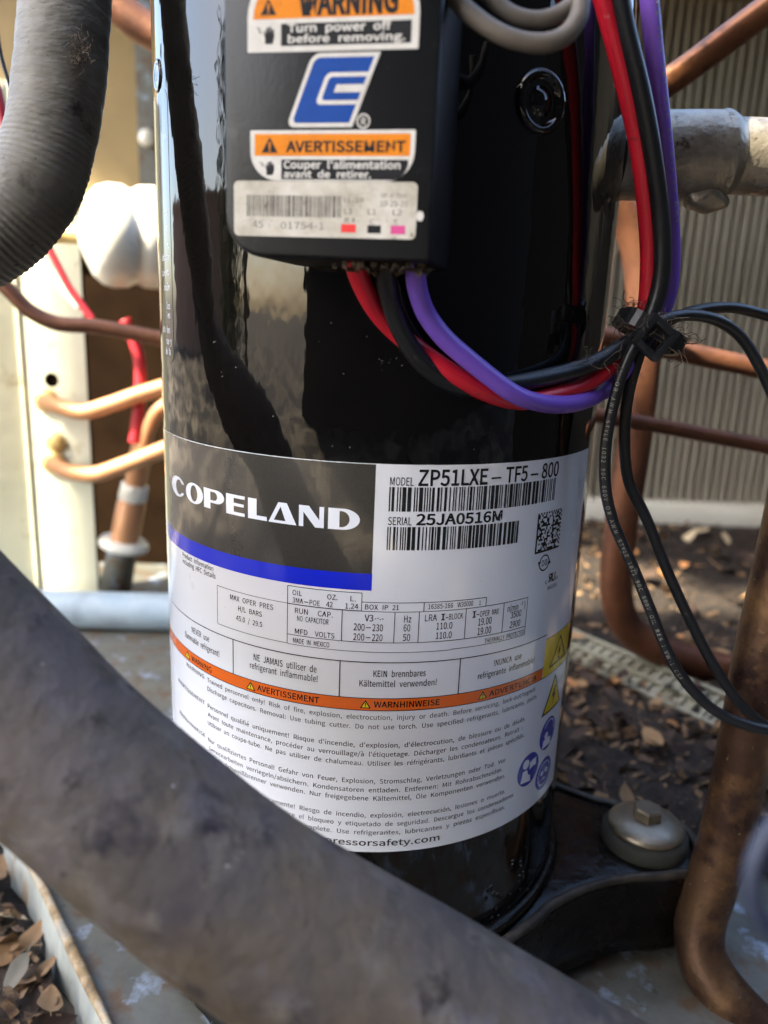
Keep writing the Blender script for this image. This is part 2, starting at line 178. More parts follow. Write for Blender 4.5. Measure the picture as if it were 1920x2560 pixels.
def mat(name, cols, scale=60, stretch=(1, 1, 1), rough=0.5, rough2=None, metal=0.0, coat=0.0, coat_rough=0.03, ior=1.5,
        bump=0.0, bscale=300, bstretch=None, bdetail=3.0, spots=None, detail=5.0, dist=0.0, stops=None, sss=0.0, sheen=0.0):
    """cols: hex colours blended by noise; spots: list of (hex, scale, lo, hi) marks laid over."""
    m = bpy.data.materials.new(name); m.use_nodes = True; nt = m.node_tree
    b = nt.nodes['Principled BSDF']
    tc = nt.nodes.new('ShaderNodeTexCoord')
    mp = nt.nodes.new('ShaderNodeMapping'); mp.inputs['Scale'].default_value = stretch
    nt.links.new(tc.outputs['Object'], mp.inputs['Vector']); vec = mp.outputs['Vector']
    cl = [lin(c) if isinstance(c, str) else c for c in cols]
    if len(cl) == 1:
        col = None; b.inputs['Base Color'].default_value = cl[0]; colsock = cl[0]
    else:
        f = noise(nt, vec, scale, detail, 0.6, dist)
        st = stops or [0.30 + 0.42 * i / (len(cl) - 1) for i in range(len(cl))]
        colsock = ramp(nt, f, list(zip(st, cl)))
    for (hx, sc, lo, hi) in (spots or []):
        f2 = noise(nt, vec, sc, 4.0, 0.6)
        k = ramp(nt, f2, [(lo, (0, 0, 0, 1)), (hi, (1, 1, 1, 1))])
        colsock = mixc(nt, k, colsock, lin(hx))
    if hasattr(colsock, 'links'): nt.links.new(colsock, b.inputs['Base Color'])
    b.inputs['Metallic'].default_value = metal; b.inputs['IOR'].default_value = ior
    if rough2 is None: b.inputs['Roughness'].default_value = rough
    else:
        f3 = noise(nt, vec, scale * 0.8, 4.0, 0.6)
        rr = nt.nodes.new('ShaderNodeMapRange'); rr.inputs['From Min'].default_value = 0.3; rr.inputs['From Max'].default_value = 0.7
        rr.inputs['To Min'].default_value = rough; rr.inputs['To Max'].default_value = rough2
        nt.links.new(f3, rr.inputs['Value']); nt.links.new(rr.outputs['Result'], b.inputs['Roughness'])
    b.inputs['Coat Weight'].default_value = coat; b.inputs['Coat Roughness'].default_value = coat_rough
    if sss: b.inputs['Subsurface Weight'].default_value = sss; b.inputs['Subsurface Radius'].default_value = (0.002, 0.001, 0.0006)
    if sheen: b.inputs['Sheen Weight'].default_value = sheen
    if bump:
        v2 = vec
        if bstretch:
            mp2 = nt.nodes.new('ShaderNodeMapping'); mp2.inputs['Scale'].default_value = bstretch
            nt.links.new(tc.outputs['Object'], mp2.inputs['Vector']); v2 = mp2.outputs['Vector']
        f4 = noise(nt, v2, bscale, bdetail, 0.55)
        bp = nt.nodes.new('ShaderNodeBump'); bp.inputs['Strength'].default_value = 1.0; bp.inputs['Distance'].default_value = bump
        nt.links.new(f4, bp.inputs['Height']); nt.links.new(bp.outputs['Normal'], b.inputs['Normal'])
        if coat: nt.links.new(bp.outputs['Normal'], b.inputs['Coat Normal'])
    return m

M = {}
M['shell'] = mat('black_gloss_paint', ['#0b0a09', '#0f0d0b'], scale=40, rough=0.035, bump=0.00011, bscale=150, bstretch=(1, 1, 0.45), bdetail=2.0,
                 spots=[('#5a5348', 2600, 0.74, 0.80)])
M['weld'] = mat('black_paint_dusty', ['#080706', '#0e0c09', '#1a1611'], scale=90, rough=0.14, rough2=0.35, ior=1.28, bump=0.0006, bscale=160, spots=[('#3a3128', 700, 0.66, 0.74)])
M['dusty'] = mat('black_paint_under_tan_dust', ['#14110d', '#2e2820', '#4f4638'], scale=120, rough=0.5, rough2=0.8, bump=0.0004, bscale=260)
LBL = dict(rough=0.25, coat=1.0, coat_rough=0.03, bump=0.00005, bscale=110, bdetail=2.0)
M['label'] = mat('laminated_white_label', ['#e6e9f0', '#eceff4'], scale=30, spots=[('#8d8980', 900, 0.70, 0.78), ('#b9b6b2', 60, 0.66, 0.86)], **LBL)
M['ink'] = mat('laminated_black_ink', ['#121214'], **LBL)
M['inkgrey'] = mat('laminated_grey_ink', ['#3c3c40'], **LBL)
M['panel'] = mat('laminated_charcoal_print', ['#35332f', '#3d3b36'], scale=1800, spots=[('#77736a', 2600, 0.72, 0.78)], **LBL)
M['lblue'] = mat('laminated_blue_print', ['#1428d2'], **LBL)
M['lorange'] = mat('laminated_orange_print', ['#e8691a'], **LBL)
M['lyellow'] = mat('laminated_yellow_print', ['#e8c80e'], **LBL)
M['dblue'] = mat('laminated_disc_blue', ['#2338a6'], **LBL)
M['lwhite'] = mat('laminated_pale_lettering', ['#e8eef8'], **LBL)
M['side'] = mat('black_film_label', ['#060607'], rough=0.10)
M['sidetext'] = mat('film_label_lettering', ['#e0e4f4'], rough=0.2)
M['cover'] = mat('charcoal_moulded_plastic', ['#0e1013', '#121417'], scale=120, rough=0.38, ior=1.38, bump=0.00006, bscale=900, spots=[('#6b6860', 1500, 0.72, 0.78), ('#3d3b38', 60, 0.62, 0.80)])
STK = dict(rough=0.55, ior=1.3, bump=0.00008, bscale=900)
M['swhite'] = mat('worn_white_print', ['#dcdad4', '#cbc8c0'], scale=300, spots=[('#77736a', 700, 0.66, 0.76)], **STK)
M['sorange'] = mat('worn_orange_print', ['#e58a12', '#d87c10'], scale=400, spots=[('#8a5a20', 900, 0.68, 0.78)], **STK)
M['sblue'] = mat('worn_blue_print', ['#05459a', '#043f8e'], scale=300, **STK)
M['sblack'] = mat('worn_black_print', ['#17181c'], **STK)
M['stick'] = mat('dirty_paper_sticker', ['#d6d2c8', '#c6c1b4', '#aaa494'], scale=170, spots=[('#6e675a', 420, 0.62, 0.74), ('#8a6a40', 160, 0.73, 0.80)], **STK)
M['sred'] = mat('faded_red_square', ['#e4413f'], **STK)
M['spink'] = mat('faded_pink_square', ['#d0528e'], **STK)
M['sgrey'] = mat('faded_grey_print', ['#4c4a48', '#8c887e'], scale=500, **STK)
M['red'] = mat('red_wire_jacket', ['#cc2034', '#bb1a2c'], scale=60, rough=0.33, sss=0.1, bump=0.00004, bscale=500, spots=[('#5a2420', 300, 0.66, 0.76), ('#d88a88', 240, 0.70, 0.78)])
M['purple'] = mat('violet_wire_jacket', ['#7c59c8', '#7350bc'], scale=60, rough=0.33, sss=0.1, bump=0.00004, bscale=500, spots=[('#4a3a70', 300, 0.66, 0.76), ('#a99ad2', 220, 0.70, 0.78)])
M['black'] = mat('black_wire_jacket', ['#15171a', '#1e2023'], scale=80, rough=0.36, bump=0.00006, bscale=700, spots=[('#55504a', 420, 0.66, 0.74)])
M['graywire'] = mat('grey_brown_cable_jacket', ['#6c655c', '#59524a'], scale=60, rough=0.55)
M['wireprint'] = mat('pale_wire_print', ['#8f8b82'], rough=0.7)
M['foam'] = mat('weathered_foam_bounce_tint', ['#38353a', '#454140', '#4d4843', '#544f50', '#5f5850'], scale=26, rough=0.8, ior=1.3, bump=0.0014, bscale=110, detail=9,
                spots=[('#5e5038', 11, 0.52, 0.76), ('#625f66', 42, 0.56, 0.78), ('#26242a', 50, 0.58, 0.72), ('#615c55', 85, 0.56, 0.76), ('#2e2a28', 110, 0.62, 0.72), ('#a09e9a', 150, 0.71, 0.74)])  # broad ochre spots paint in warm bounce light; the rest is wear
M['conduit'] = mat('dusty_grey_vinyl', ['#56534a', '#706c61', '#827e73'], scale=38, rough=0.6, bump=0.0005, bscale=240, bstretch=(1, 1, 2),
                   spots=[('#3a332b', 90, 0.60, 0.72), ('#2c2620', 420, 0.66, 0.73)])
M['fibre'] = mat('dry_fibre', ['#4a4036', '#6e6252'], scale=300, rough=0.9)
M['copper'] = mat('tarnished_copper', ['#3c2e2c', '#584236', '#70563f', '#8c7150'], scale=13, rough=0.30, rough2=0.55, metal=0.75, bump=0.0002, bscale=500, spots=[('#3c2b28', 70, 0.50, 0.68), ('#97734e', 60, 0.48, 0.80), ('#2a201d', 420, 0.60, 0.84), ('#c9b48a', 500, 0.68, 0.73)])
M['copper2'] = mat('browned_copper', ['#4a3026', '#6a4430', '#865739'], scale=30, rough=0.4, rough2=0.6, metal=0.55, bump=0.0002, bscale=400, spots=[('#2a211d', 120, 0.6, 0.75)])
M['copper3'] = mat('bright_copper', ['#7f5036', '#a06c46'], scale=40, rough=0.32, metal=0.75, spots=[('#4a3226', 90, 0.52, 0.70)])
M['pinkcopper'] = mat('pale_copper_tube', ['#ad7a50', '#c09068'], scale=40, rough=0.45, metal=0.3)  # paler, less metallic copper for the stubs and valve
M['brass'] = mat('pale_braze', ['#b99a5a', '#d4bb80'], scale=90, rough=0.5, metal=0.3, bump=0.0004, bscale=300)
M['lacquer'] = mat('grey_lacquered_steel', ['#857c6e', '#a09888', '#6a5f52'], scale=60, rough=0.22, rough2=0.45, metal=0.65, bump=0.0006, bscale=220, spots=[('#4a3526', 180, 0.60, 0.72)])
M['galv'] = mat('weathered_galvanised_sheet', ['#4f4f48', '#65655d', '#57564e'], scale=26, rough=0.45, rough2=0.65, metal=0.25, bump=0.0003, bscale=200, detail=7,
                spots=[('#5e4a36', 55, 0.50, 0.66), ('#8d9bab', 48, 0.56, 0.66), ('#3f3c36', 160, 0.66, 0.72)])
M['panside'] = mat('chalky_pan_skirt', ['#7e8684', '#a0a49c', '#6c7472'], scale=30, rough=0.6, metal=0.1, bump=0.0004, bscale=150, stretch=(1, 1, 0.4),
                   spots=[('#8a6236', 28, 0.58, 0.70), ('#4d463c', 130, 0.66, 0.72)])
M['rust'] = mat('rusty_folded_edge', ['#5a4a36', '#86704c', '#a3947a', '#7d7f7a'], scale=90, rough=0.75, bump=0.0006, bscale=300)
M['rail'] = mat('blue_grey_rail', ['#8398a6', '#9aaab4', '#75838c'], scale=24, rough=0.5, spots=[('#5c5648', 60, 0.62, 0.75)])
M['cream'] = mat('cream_painted_steel', ['#c6c4aa', '#d2d0b8'], scale=18, rough=0.5, bump=0.0003, bscale=60, spots=[('#9a8a62', 40, 0.60, 0.8), ('#6a5636', 110, 0.68, 0.76)])
M['tan'] = mat('tan_painted_sheet', ['#8a7448', '#9a8352'], scale=14, rough=0.6, spots=[('#5e4a2c', 26, 0.62, 0.78)])
M['brown'] = mat('shade_darkened_brown', ['#1a120c', '#261b12'], scale=20, rough=0.9, ior=1.04)  # the board's shade is put into this dark, sheenless colour
M['offwhite'] = mat('off_white_enamel', ['#d8d6c8', '#e3e1d4'], scale=20, rough=0.32, spots=[('#8a8067', 40, 0.66, 0.8)])
M['redtube'] = mat('red_sleeve', ['#b92a34', '#a8222c'], scale=40, rough=0.45)
M['fin'] = mat('dusty_aluminium_fin', ['#a09a8a', '#b0a999', '#878171'], scale=20, stretch=(1, 1, 0.3), rough=0.55, metal=0.35)
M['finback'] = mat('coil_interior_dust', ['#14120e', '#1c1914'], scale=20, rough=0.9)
M['zinc'] = mat('zinc_plated_steel', ['#6e675a', '#877f70'], scale=120, rough=0.35, metal=0.7, bump=0.0002, bscale=500, spots=[('#5a4a38', 200, 0.62, 0.72)])
M['rubber'] = mat('dusty_green_grey_rubber', ['#20211c', '#2e2f28'], scale=120, rough=0.8)
M['plastic'] = mat('dirty_pale_plastic', ['#6e6b5a', '#85826f', '#59563f'], scale=40, rough=0.6, spots=[('#5c5340', 70, 0.60, 0.74)])
M['soil'] = mat('dark_leafy_soil', ['#120d09', '#231a12', '#3c2e20'], scale=90, rough=0.95, bump=0.004, bscale=220, detail=8)
M['ground'] = mat('dappled_packed_ground', ['#4a4034', '#6e6354', '#8d826f'], scale=5, rough=0.95, bump=0.004, bscale=120, detail=8, spots=[('#1e1812', 3.2, 0.47, 0.54), ('#2a2119', 9, 0.52, 0.60)])  # dark patches paint in leaf litter and dappled shadow together
M['soil2'] = mat('dry_leafy_dirt', ['#2c241c', '#4a3d30', '#6d5d4a'], scale=80, rough=0.95, bump=0.004, bscale=200, detail=8)
for i, c in enumerate((['#8b6a48', '#a3825a'], ['#b9a483', '#cbb998'], ['#33241a', '#463224'], ['#9a9484', '#b1aa98'], ['#a06a3c', '#b98350'])):
    M['leaf%d' % i] = mat('dry_leaf_%s' % ('tan', 'cream', 'brown', 'grey', 'orange')[i], c, scale=120, rough=0.75, bump=0.0004, bscale=400, spots=[('#4a3828', 160, 0.64, 0.76)])
M['chip'] = mat('leaf_crumbs', ['#2a1e15', '#4e3a28', '#7a6144', '#34281d'], scale=160, rough=0.9)
M['dark_wall'] = mat('dark_occluder_wall', ['#1d1511', '#261b15'], scale=3, rough=0.9)  # dark so the added wall mirrors as black in the shell
M['garden'] = mat('pink_brown_block_wall', ['#a07a66', '#b18a74'], scale=4, rough=0.9)
M['eave'] = mat('occluder_roof', ['#3a3430'], rough=0.9)
M['foliage'] = mat('olive_foliage', ['#2f3a16', '#4c5420', '#6b6a2c'], scale=4, rough=0.7)
M['bark'] = mat('bark', ['#4a3b2c', '#5e4c3a'], scale=30, rough=0.9)

# ------------------------------------------------------------------ mesh helpers
def mesh_obj(name, verts, faces, material, parent=None, smooth=True):
    me = bpy.data.meshes.new(name)
    me.from_pydata([tuple(v) for v in verts], [], faces)
    me.materials.append(material)
    if smooth: me.polygons.foreach_set('use_smooth', [True] * len(me.polygons))
    me.update()
    o = bpy.data.objects.new(name, me); COL.objects.link(o)
    if parent is not None:
        o.parent = parent
        p = Vector((0, 0, 0)); q = parent
        while q is not None: p += q.location; q = q.parent
        o.location = -p                       # meshes are given in world coordinates
    return o

def sharpen(o, deg=35):
    o.data.set_sharp_from_angle(angle=math.radians(deg)); return o

def rebase(o):
    """put a top-level mesh's origin at the bottom middle of its own bounds"""
    vs = [v.co for v in o.data.vertices]
    c = Vector(((min(v.x for v in vs) + max(v.x for v in vs)) / 2, (min(v.y for v in vs) + max(v.y for v in vs)) / 2, min(v.z for v in vs)))
    o.data.transform(Matrix.Translation(-c)); o.location = c
    for ch in o.children: ch.location = ch.location - c
    return o

def tag(o, label, cat, group=None, kind=None):
    o['label'] = label; o['category'] = cat
    if group: o['group'] = group
    if kind: o['kind'] = kind
    return o

def thing(name, label, cat, loc=(0, 0, 0), group=None):
    o = bpy.data.objects.new(name, None); COL.objects.link(o); o.location = loc; o.empty_display_size = 0.02
    return tag(o, label, cat, group)

class MB:
    def __init__(self): self.v = []; self.f = []
    def add(self, verts, faces):
        n = len(self.v); self.v += [Vector(v) for v in verts]; self.f += [tuple(i + n for i in f) for f in faces]; return self
    def box(self, c, s, mat3=None):
        hx, hy, hz = s[0] / 2, s[1] / 2, s[2] / 2
        vs = [Vector((x, y, z)) for x in (-hx, hx) for y in (-hy, hy) for z in (-hz, hz)]
        if mat3 is not None: vs = [mat3 @ v for v in vs]
        c = Vector(c)
        return self.add([v + c for v in vs], [(0, 1, 3, 2), (4, 6, 7, 5), (0, 4, 5, 1), (2, 3, 7, 6), (0, 2, 6, 4), (1, 5, 7, 3)])
    def build(self, name, material, parent=None, smooth=False): return mesh_obj(name, self.v, self.f, material, parent, smooth)

def bevel(o, w, seg=2, ang=30):
    bm = bmesh.new(); bm.from_mesh(o.data)
    es = [e for e in bm.edges if len(e.link_faces) == 2 and e.calc_face_angle(0) > math.radians(ang)]
    bmesh.ops.bevel(bm, geom=es, offset=w, segments=seg, profile=0.6, affect='EDGES', clamp_overlap=True)
    bm.to_mesh(o.data); bm.free()
    o.data.polygons.foreach_set('use_smooth', [True] * len(o.data.polygons)); sharpen(o, 40)
    return o

def catmull(pts, n):
    P = [Vector(p) for p in pts]; P = [2 * P[0] - P[1]] + P + [2 * P[-1] - P[-2]]
    dense = []
    for i in range(1, len(P) - 2):
        p0, p1, p2, p3 = P[i - 1:i + 3]
        for k in range(16):
            t = k / 16.0
            dense.append(0.5 * ((2 * p1) + (p2 - p0) * t + (2 * p0 - 5 * p1 + 4 * p2 - p3) * t * t + (3 * p1 - p0 - 3 * p2 + p3) * t ** 3))
    dense.append(P[-2])
    L = [0.0]
    for a, b in zip(dense, dense[1:]): L.append(L[-1] + (b - a).length)
    out = []; j = 0
    for k in range(n):
        s = L[-1] * k / (n - 1)
        while j < len(L) - 2 and L[j + 1] < s: j += 1
        t = (s - L[j]) / max(L[j + 1] - L[j], 1e-12)
        out.append(dense[j].lerp(dense[j + 1], min(max(t, 0), 1)))
    return out, L[-1]

def sweep(pts, r, n=80, seg=14, wob=0.0, seed=0, closed_ends=True):
    """tube round a smooth path; r is a number or a function of the fraction along it"""
    C, L = catmull(pts, n)
    rr = random.Random(seed)
    T = [(C[min(i + 1, n - 1)] - C[max(i - 1, 0)]).normalized() for i in range(n)]
    N = T[0].orthogonal().normalized(); vs = []; fs = []
    ph = [rr.uniform(0, 6.28) for _ in range(4)]
    for i in range(n):
        N = (N - T[i] * N.dot(T[i])).normalized(); B = T[i].cross(N)
        rad = r(i / (n - 1)) if callable(r) else r
        for k in range(seg):
            a = 2 * math.pi * k / seg
            q = rad * (1 + wob * (math.sin(a * 2 + ph[0] + i * 0.11) + math.sin(a * 3 + ph[1] - i * 0.07) + math.sin(i * 0.23 + ph[2])))
            vs.append(C[i] + (N * math.cos(a) + B * math.sin(a)) * q)
    for i in range(n - 1):
        for k in range(seg):
            fs.append((i * seg + k, i * seg + (k + 1) % seg, (i + 1) * seg + (k + 1) % seg, (i + 1) * seg + k))
    if closed_ends:
        fs.append(tuple(reversed(range(seg)))); fs.append(tuple((n - 1) * seg + k for k in range(seg)))
    return vs, fs, C, T, L

def path(name): return [Vector(p) * MM for p in PATHS[name]]

def lathe(profile, origin, axis, seg=48):
    """profile: list of (radius, height along axis)"""
    ax = Vector(axis).normalized(); N = ax.orthogonal().normalized(); B = ax.cross(N); o = Vector(origin)
    vs = []; fs = []
    for (r, h) in profile:
        for k in range(seg):
            a = 2 * math.pi * k / seg
            vs.append(o + ax * h + (N * math.cos(a) + B * math.sin(a)) * r)
    for i in range(len(profile) - 1):
        for k in range(seg):
            fs.append((i * seg + k, i * seg + (k + 1) % seg, (i + 1) * seg + (k + 1) % seg, (i + 1) * seg + k))
    return vs, fs

# ------------------------------------------------------------------ flat print: text and shapes in millimetres
DG = None
_cache = {}
_H = FONT['H'][1][0]
GROW = 1.0 if sum(_H[k] * _H[(k + 3) % len(_H)] - _H[(k + 2) % len(_H)] * _H[k + 1] for k in range(0, len(_H), 2)) > 0 else -1.0
def glyph(ch, bold):
    key = (ch, bold)
    if key not in _cache:
        _cache[key] = fill([[(lp[k] / 1000.0, lp[k + 1] / 1000.0) for k in range(0, len(lp), 2)] for lp in FONT[ch][1]], bold * 0.353)
    return _cache[key]

def glyphs(body, bold=0.0, space=1.0):
    vs = []; fs = []; x = 0.0
    for ch in body:
        if ch == ' ': x += 0.195 * space; continue
        gv, gf = glyph(ch, bold); n = len(vs)
        vs += [(a + x, b) for a, b in gv]; fs += [tuple(i + n for i in f) for f in gf]
        x += FONT[ch][0] / 1000.0 * space
    return vs, fs

def thicken(lp, g):
    """push an outline outwards; glyph outlines run the same way round, holes the other way"""
    n = len(lp); out = []
    for i in range(n):
        x, y = lp[i]; ax, ay = lp[i - 1]; bx, by = lp[(i + 1) % n]
        l1 = math.hypot(x - ax, y - ay) or 1e-9; l2 = math.hypot(bx - x, by - y) or 1e-9
        n1 = ((y - ay) / l1, -(x - ax) / l1); n2 = ((by - y) / l2, -(bx - x) / l2)
        mx, my = n1[0] + n2[0], n1[1] + n2[1]; m = math.hypot(mx, my)
        if m < 0.4: out.append((x + n1[0] * g * GROW, y + n1[1] * g * GROW)); continue
        k = min(2.0 / (m * m) * m, 2.0); out.append((x + mx / m * g * k * GROW, y + my / m * g * k * GROW))
    return out

def fill(loops, grow=0.0):
    c = bpy.data.curves.new('shape', 'CURVE'); c.dimensions = '2D'; c.fill_mode = 'BOTH'
    if grow: loops = [thicken(lp, grow) for lp in loops]
    for lp in loops:
        s = c.splines.new('POLY'); s.points.add(len(lp) - 1); s.use_cyclic_u = True
        for p, (x, y) in zip(s.points, lp): p.co = (x, y, 0, 1)
    o = bpy.data.objects.new('shape', c); COL.objects.link(o)
    dg = bpy.context.evaluated_depsgraph_get(); me = bpy.data.meshes.new_from_object(o.evaluated_get(dg))
    vs = [(v.co.x, v.co.y) for v in me.vertices]; fs = [tuple(p.vertices) for p in me.polygons]
    bpy.data.meshes.remove(me); bpy.data.objects.remove(o); bpy.data.curves.remove(c)
    return vs, fs

def ellipse(cx, cy, rx, ry, n=28, a0=0.0, a1=2 * math.pi):
    return [(cx + rx * math.cos(a0 + (a1 - a0) * k / n), cy + ry * math.sin(a0 + (a1 - a0) * k / n)) for k in range(n if abs(a1 - a0 - 2 * math.pi) < 1e-6 else n + 1)]

def rrect(x0, y0, x1, y1, r, n=6, rs=None):
    """rounded rectangle, rs = radii (bl, br, tr, tl)"""
    rs = rs or (r, r, r, r); out = []
    for (cx, cy, a, q) in ((x0, y0, math.pi, rs[0]), (x1, y0, 1.5 * math.pi, rs[1]), (x1, y1, 0, rs[2]), (x0, y1, 0.5 * math.pi, rs[3])):
        if q <= 0: out.append((cx, cy)); continue
        ccx = cx + q if cx == x0 else cx - q; ccy = cy + q if cy == y0 else cy - q
        for k in range(n + 1):
            t = a + 0.5 * math.pi * k / n; out.append((ccx + q * math.cos(t), ccy + q * math.sin(t)))
    return out

class Print:
    """collects flat print; mapped onto a surface by f(x_mm, y_mm) when built"""
    def __init__(self): self.v = []; self.f = []
    def add(self, vs, fs):
        n = len(self.v); self.v += vs; self.f += [tuple(i + n for i in f) for f in fs]; return self
    def text(self, body, x0, x1, y, cap, bold=0.0, space=1.0):
        vs, fs = glyphs(body, bold, space)
        a = min(v[0] for v in vs); b = max(v[0] for v in vs); sx = (x1 - x0) / (b - a); sy = cap / 0.257
        return self.add([(x0 + (v[0] - a) * sx, y + v[1] * sy) for v in vs], fs)
    def rect(self, x0, y0, x1, y1, step=2.0):
        n = max(1, int(math.ceil((x1 - x0) / step))); vs = []
        for k in range(n + 1):
            x = x0 + (x1 - x0) * k / n; vs += [(x, y0), (x, y1)]
        return self.add(vs, [(2 * k, 2 * k + 2, 2 * k + 3, 2 * k + 1) for k in range(n)])
    def line(self, x0, y0, x1, y1, w=0.22):
        if abs(x1 - x0) > abs(y1 - y0): return self.rect(min(x0, x1), y0 - w / 2, max(x0, x1), y0 + w / 2)
        return self.rect(x0 - w / 2, min(y0, y1), x0 + w / 2, max(y0, y1))
    def frame(self, x0, y0, x1, y1, w=0.22):
        for a in ((x0, y0, x1, y0), (x0, y1, x1, y1), (x0, y0, x0, y1), (x1, y0, x1, y1)): self.line(*a, w=w)
        return self
    def shape(self, *loops): return self.add(*fill(loops))
    def bars(self, x0, y0, x1, y1, seed, n):
        r = random.Random(seed); ws = []
        for k in range(2 * n - 1): ws.append(r.choice((1, 1, 1, 2, 3)) if k % 2 == 0 else r.choice((1, 1, 2)))
        u = (x1 - x0) / sum(ws); x = x0
        for k, w in enumerate(ws):
            if k % 2 == 0: self.rect(x, y0, x + w * u, y1)
            x += w * u
        return self
    def split(self, step):
        bm = bmesh.new(); bv = [bm.verts.new((x, y, 0)) for x, y in self.v]
        for f in self.f:
            try: bm.faces.new([bv[i] for i in f])
            except ValueError: pass
        x0 = min(v[0] for v in self.v); x1 = max(v[0] for v in self.v); x = x0 + step
        while x < x1:
            bmesh.ops.bisect_plane(bm, geom=bm.verts[:] + bm.edges[:] + bm.faces[:], plane_co=(x, 0, 0), plane_no=(1, 0, 0)); x += step
        bm.verts.index_update()
        self.v = [(v.co.x, v.co.y) for v in bm.verts]; self.f = [tuple(v.index for v in f.verts) for f in bm.faces]; bm.free(); return self
    def build(self, name, material, parent, f): return mesh_obj(name, [f(x, y) for x, y in self.v], self.f, material, parent, False)

def on_shell(off):                       # s, z in mm on the shell, off mm proud
    rad = R + off * MM
    def f(s, z):
        a = s * MM / R
        return Vector((rad * math.sin(a), -rad * math.cos(a), z * MM))
    return f

PHI = math.radians(-12.0); BN = Vector((math.sin(PHI), -math.cos(PHI), 0)); BT = Vector((math.cos(PHI), math.sin(PHI), 0)); BH = 0.112
def on_cover(off):
    def f(u, v): return BN * (BH + off * MM) + BT * (u * MM) + Vector((0, 0, v * MM))
    return f

# ------------------------------------------------------------------ ground, pan, cabinet
def sheet(name, poly, z, material, sub=None):
    return mesh_obj(name, [(x, y, z) for x, y in poly], [tuple(range(len(poly)))], material, None, False)
g = sheet('ground', [(-60, -60), (60, -60), (60, 60), (-60, 60)], -0.022, M['ground']); g['kind'] = 'structure'

pan = thing('base_pan', 'weathered galvanised steel base pan with a rusty folded edge under the compressor', 'base pan', (0.1, 0.2, -0.05))
edge_a = Vector((-0.2586, 0.1415, 0)); edge_b = Vector((0.0390, -0.2360, 0))
ed = (edge_b - edge_a).normalized(); en = Vector((ed.y, -ed.x, 0))      # outward normal points to the front corner
if en.y > 0: en = -en
pan_poly = [edge_a, edge_b, Vector((0.62, -0.2360, 0)), Vector((0.62, 0.80, 0)), Vector((-0.46, 0.80, 0)), Vector((-0.46, 0.3400, 0))]
n_ = len(pan_poly); top = [Vector((p.x, p.y, 0)) for p in pan_poly]; bot = [Vector((p.x, p.y, -0.003)) for p in pan_poly]
mesh_obj('pan_sheet', top + bot, [tuple(range(n_)), tuple(reversed(range(n_, 2 * n_)))] + [(i, i + n_, (i + 1) % n_ + n_, (i + 1) % n_) for i in range(n_)], M['galv'], pan, False)
# skirt of the cut corner: wavy sheet hanging down from the folded edge
nv = 60; vs = []; fs = []
for k in range(nv + 1):
    p = edge_a.lerp(edge_b, k / nv); w = 0.0012 * math.sin(k * 0.8) + 0.0008 * math.sin(k * 2.1 + 1)
    for j, (dz, dn) in enumerate(((0.001, 0.0025), (-0.005, 0.0036), (-0.010, 0.0042), (-0.016, 0.0050), (-0.021, 0.0060))):
        vs.append(p + en * (dn + w * (j > 0)) + Vector((0, 0, dz)))
for k in range(nv):
    for j in range(4): fs.append((k * 5 + j, (k + 1) * 5 + j, (k + 1) * 5 + j + 1, k * 5 + j + 1))
mesh_obj('skirt', vs, fs, M['panside'], pan)
pv, pf, *_ = sweep([edge_a.lerp(edge_b, k / 12) + en * 0.0016 + Vector((0, 0, 0.0012)) for k in range(13)], 0.0019, n=160, seg=10, wob=0.14, seed=3)
mesh_obj('folded_edge', pv, pf, M['rust'], pan)

rail = thing('pan_rail', 'blue grey rounded rail crossing behind the compressor on the pan', 'rail', (-0.19, 0.30, 0))
rv, rf, *_ = sweep([Vector((x, 0.302 + 0.03 * (x + 0.19), 0.0155)) for x in (-0.44, -0.3, -0.2, -0.1, 0.02)], 0.0155, n=60, seg=18)
o = mesh_obj('rail_tube', rv, rf, M['rail'], rail)
MB().box((-0.2, 0.325, 0.004), (0.46, 0.03, 0.006)).build('rail_flange', M['rail'], rail)
for x in (-0.38, -0.10):
    v_, f_ = lathe([(0.0001, 0.007), (0.004, 0.0065), (0.0048, 0.004), (0.0048, 0.002)], (x, 0.332, 0.0045), (0, 0, 1), 16); mesh_obj('rivet', v_, f_, M['zinc'], rail)

# ------------------------------------------------------------------ condenser coil behind and to the side
coil = thing('condenser_coil', 'dusty finned condenser coil with upright fins behind the copper pipes', 'coil', (0.35, 0.74, 0.0))
MB().box((0.33, 0.775, 0.33), (0.84, 0.012, 0.62)).build('coil_backing', M['finback'], coil)
fin_mesh = None
for k in range(66):
    x = -0.03 + k * 0.0116
    if fin_mesh is None:
        m_ = MB().box((0, 0, 0), (0.0046, 0.034, 0.62)); fo = m_.build('fin', M['fin'], coil); fin_mesh = fo.data
    else:
        fo = bpy.data.objects.new('fin', fin_mesh); COL.objects.link(fo); fo.parent = coil
    fo.location = Vector((x + rnd.uniform(-0.0006, 0.0006), 0.752 + rnd.uniform(-0.001, 0.001), 0.335)) - coil.location
o = MB().box((0.33, 0.745, 0.016), (0.86, 0.06, 0.030)).build('base_channel', M['offwhite'], coil); bevel(o, 0.006)
MB().box((0.66, 0.22, 0.28), (0.02, 1.05, 0.56)).build('side_bank', M['finback'], coil)

cabinet = thing('cabinet_shade_strip', 'unseen tan steel strip of the cabinet top over the condenser coil', 'cabinet top', (0.08, 0.6, 0.65))
MB().box((0.08, 0.61, 0.666), (1.16, 0.38, 0.012)).build('top_sheet', M['tan'], cabinet)  # out of view; extent chosen for the hard shadow it casts
MB().box((0.08, 0.806, 0.645), (1.16, 0.008, 0.04)).build('rear_lip', M['tan'], cabinet)

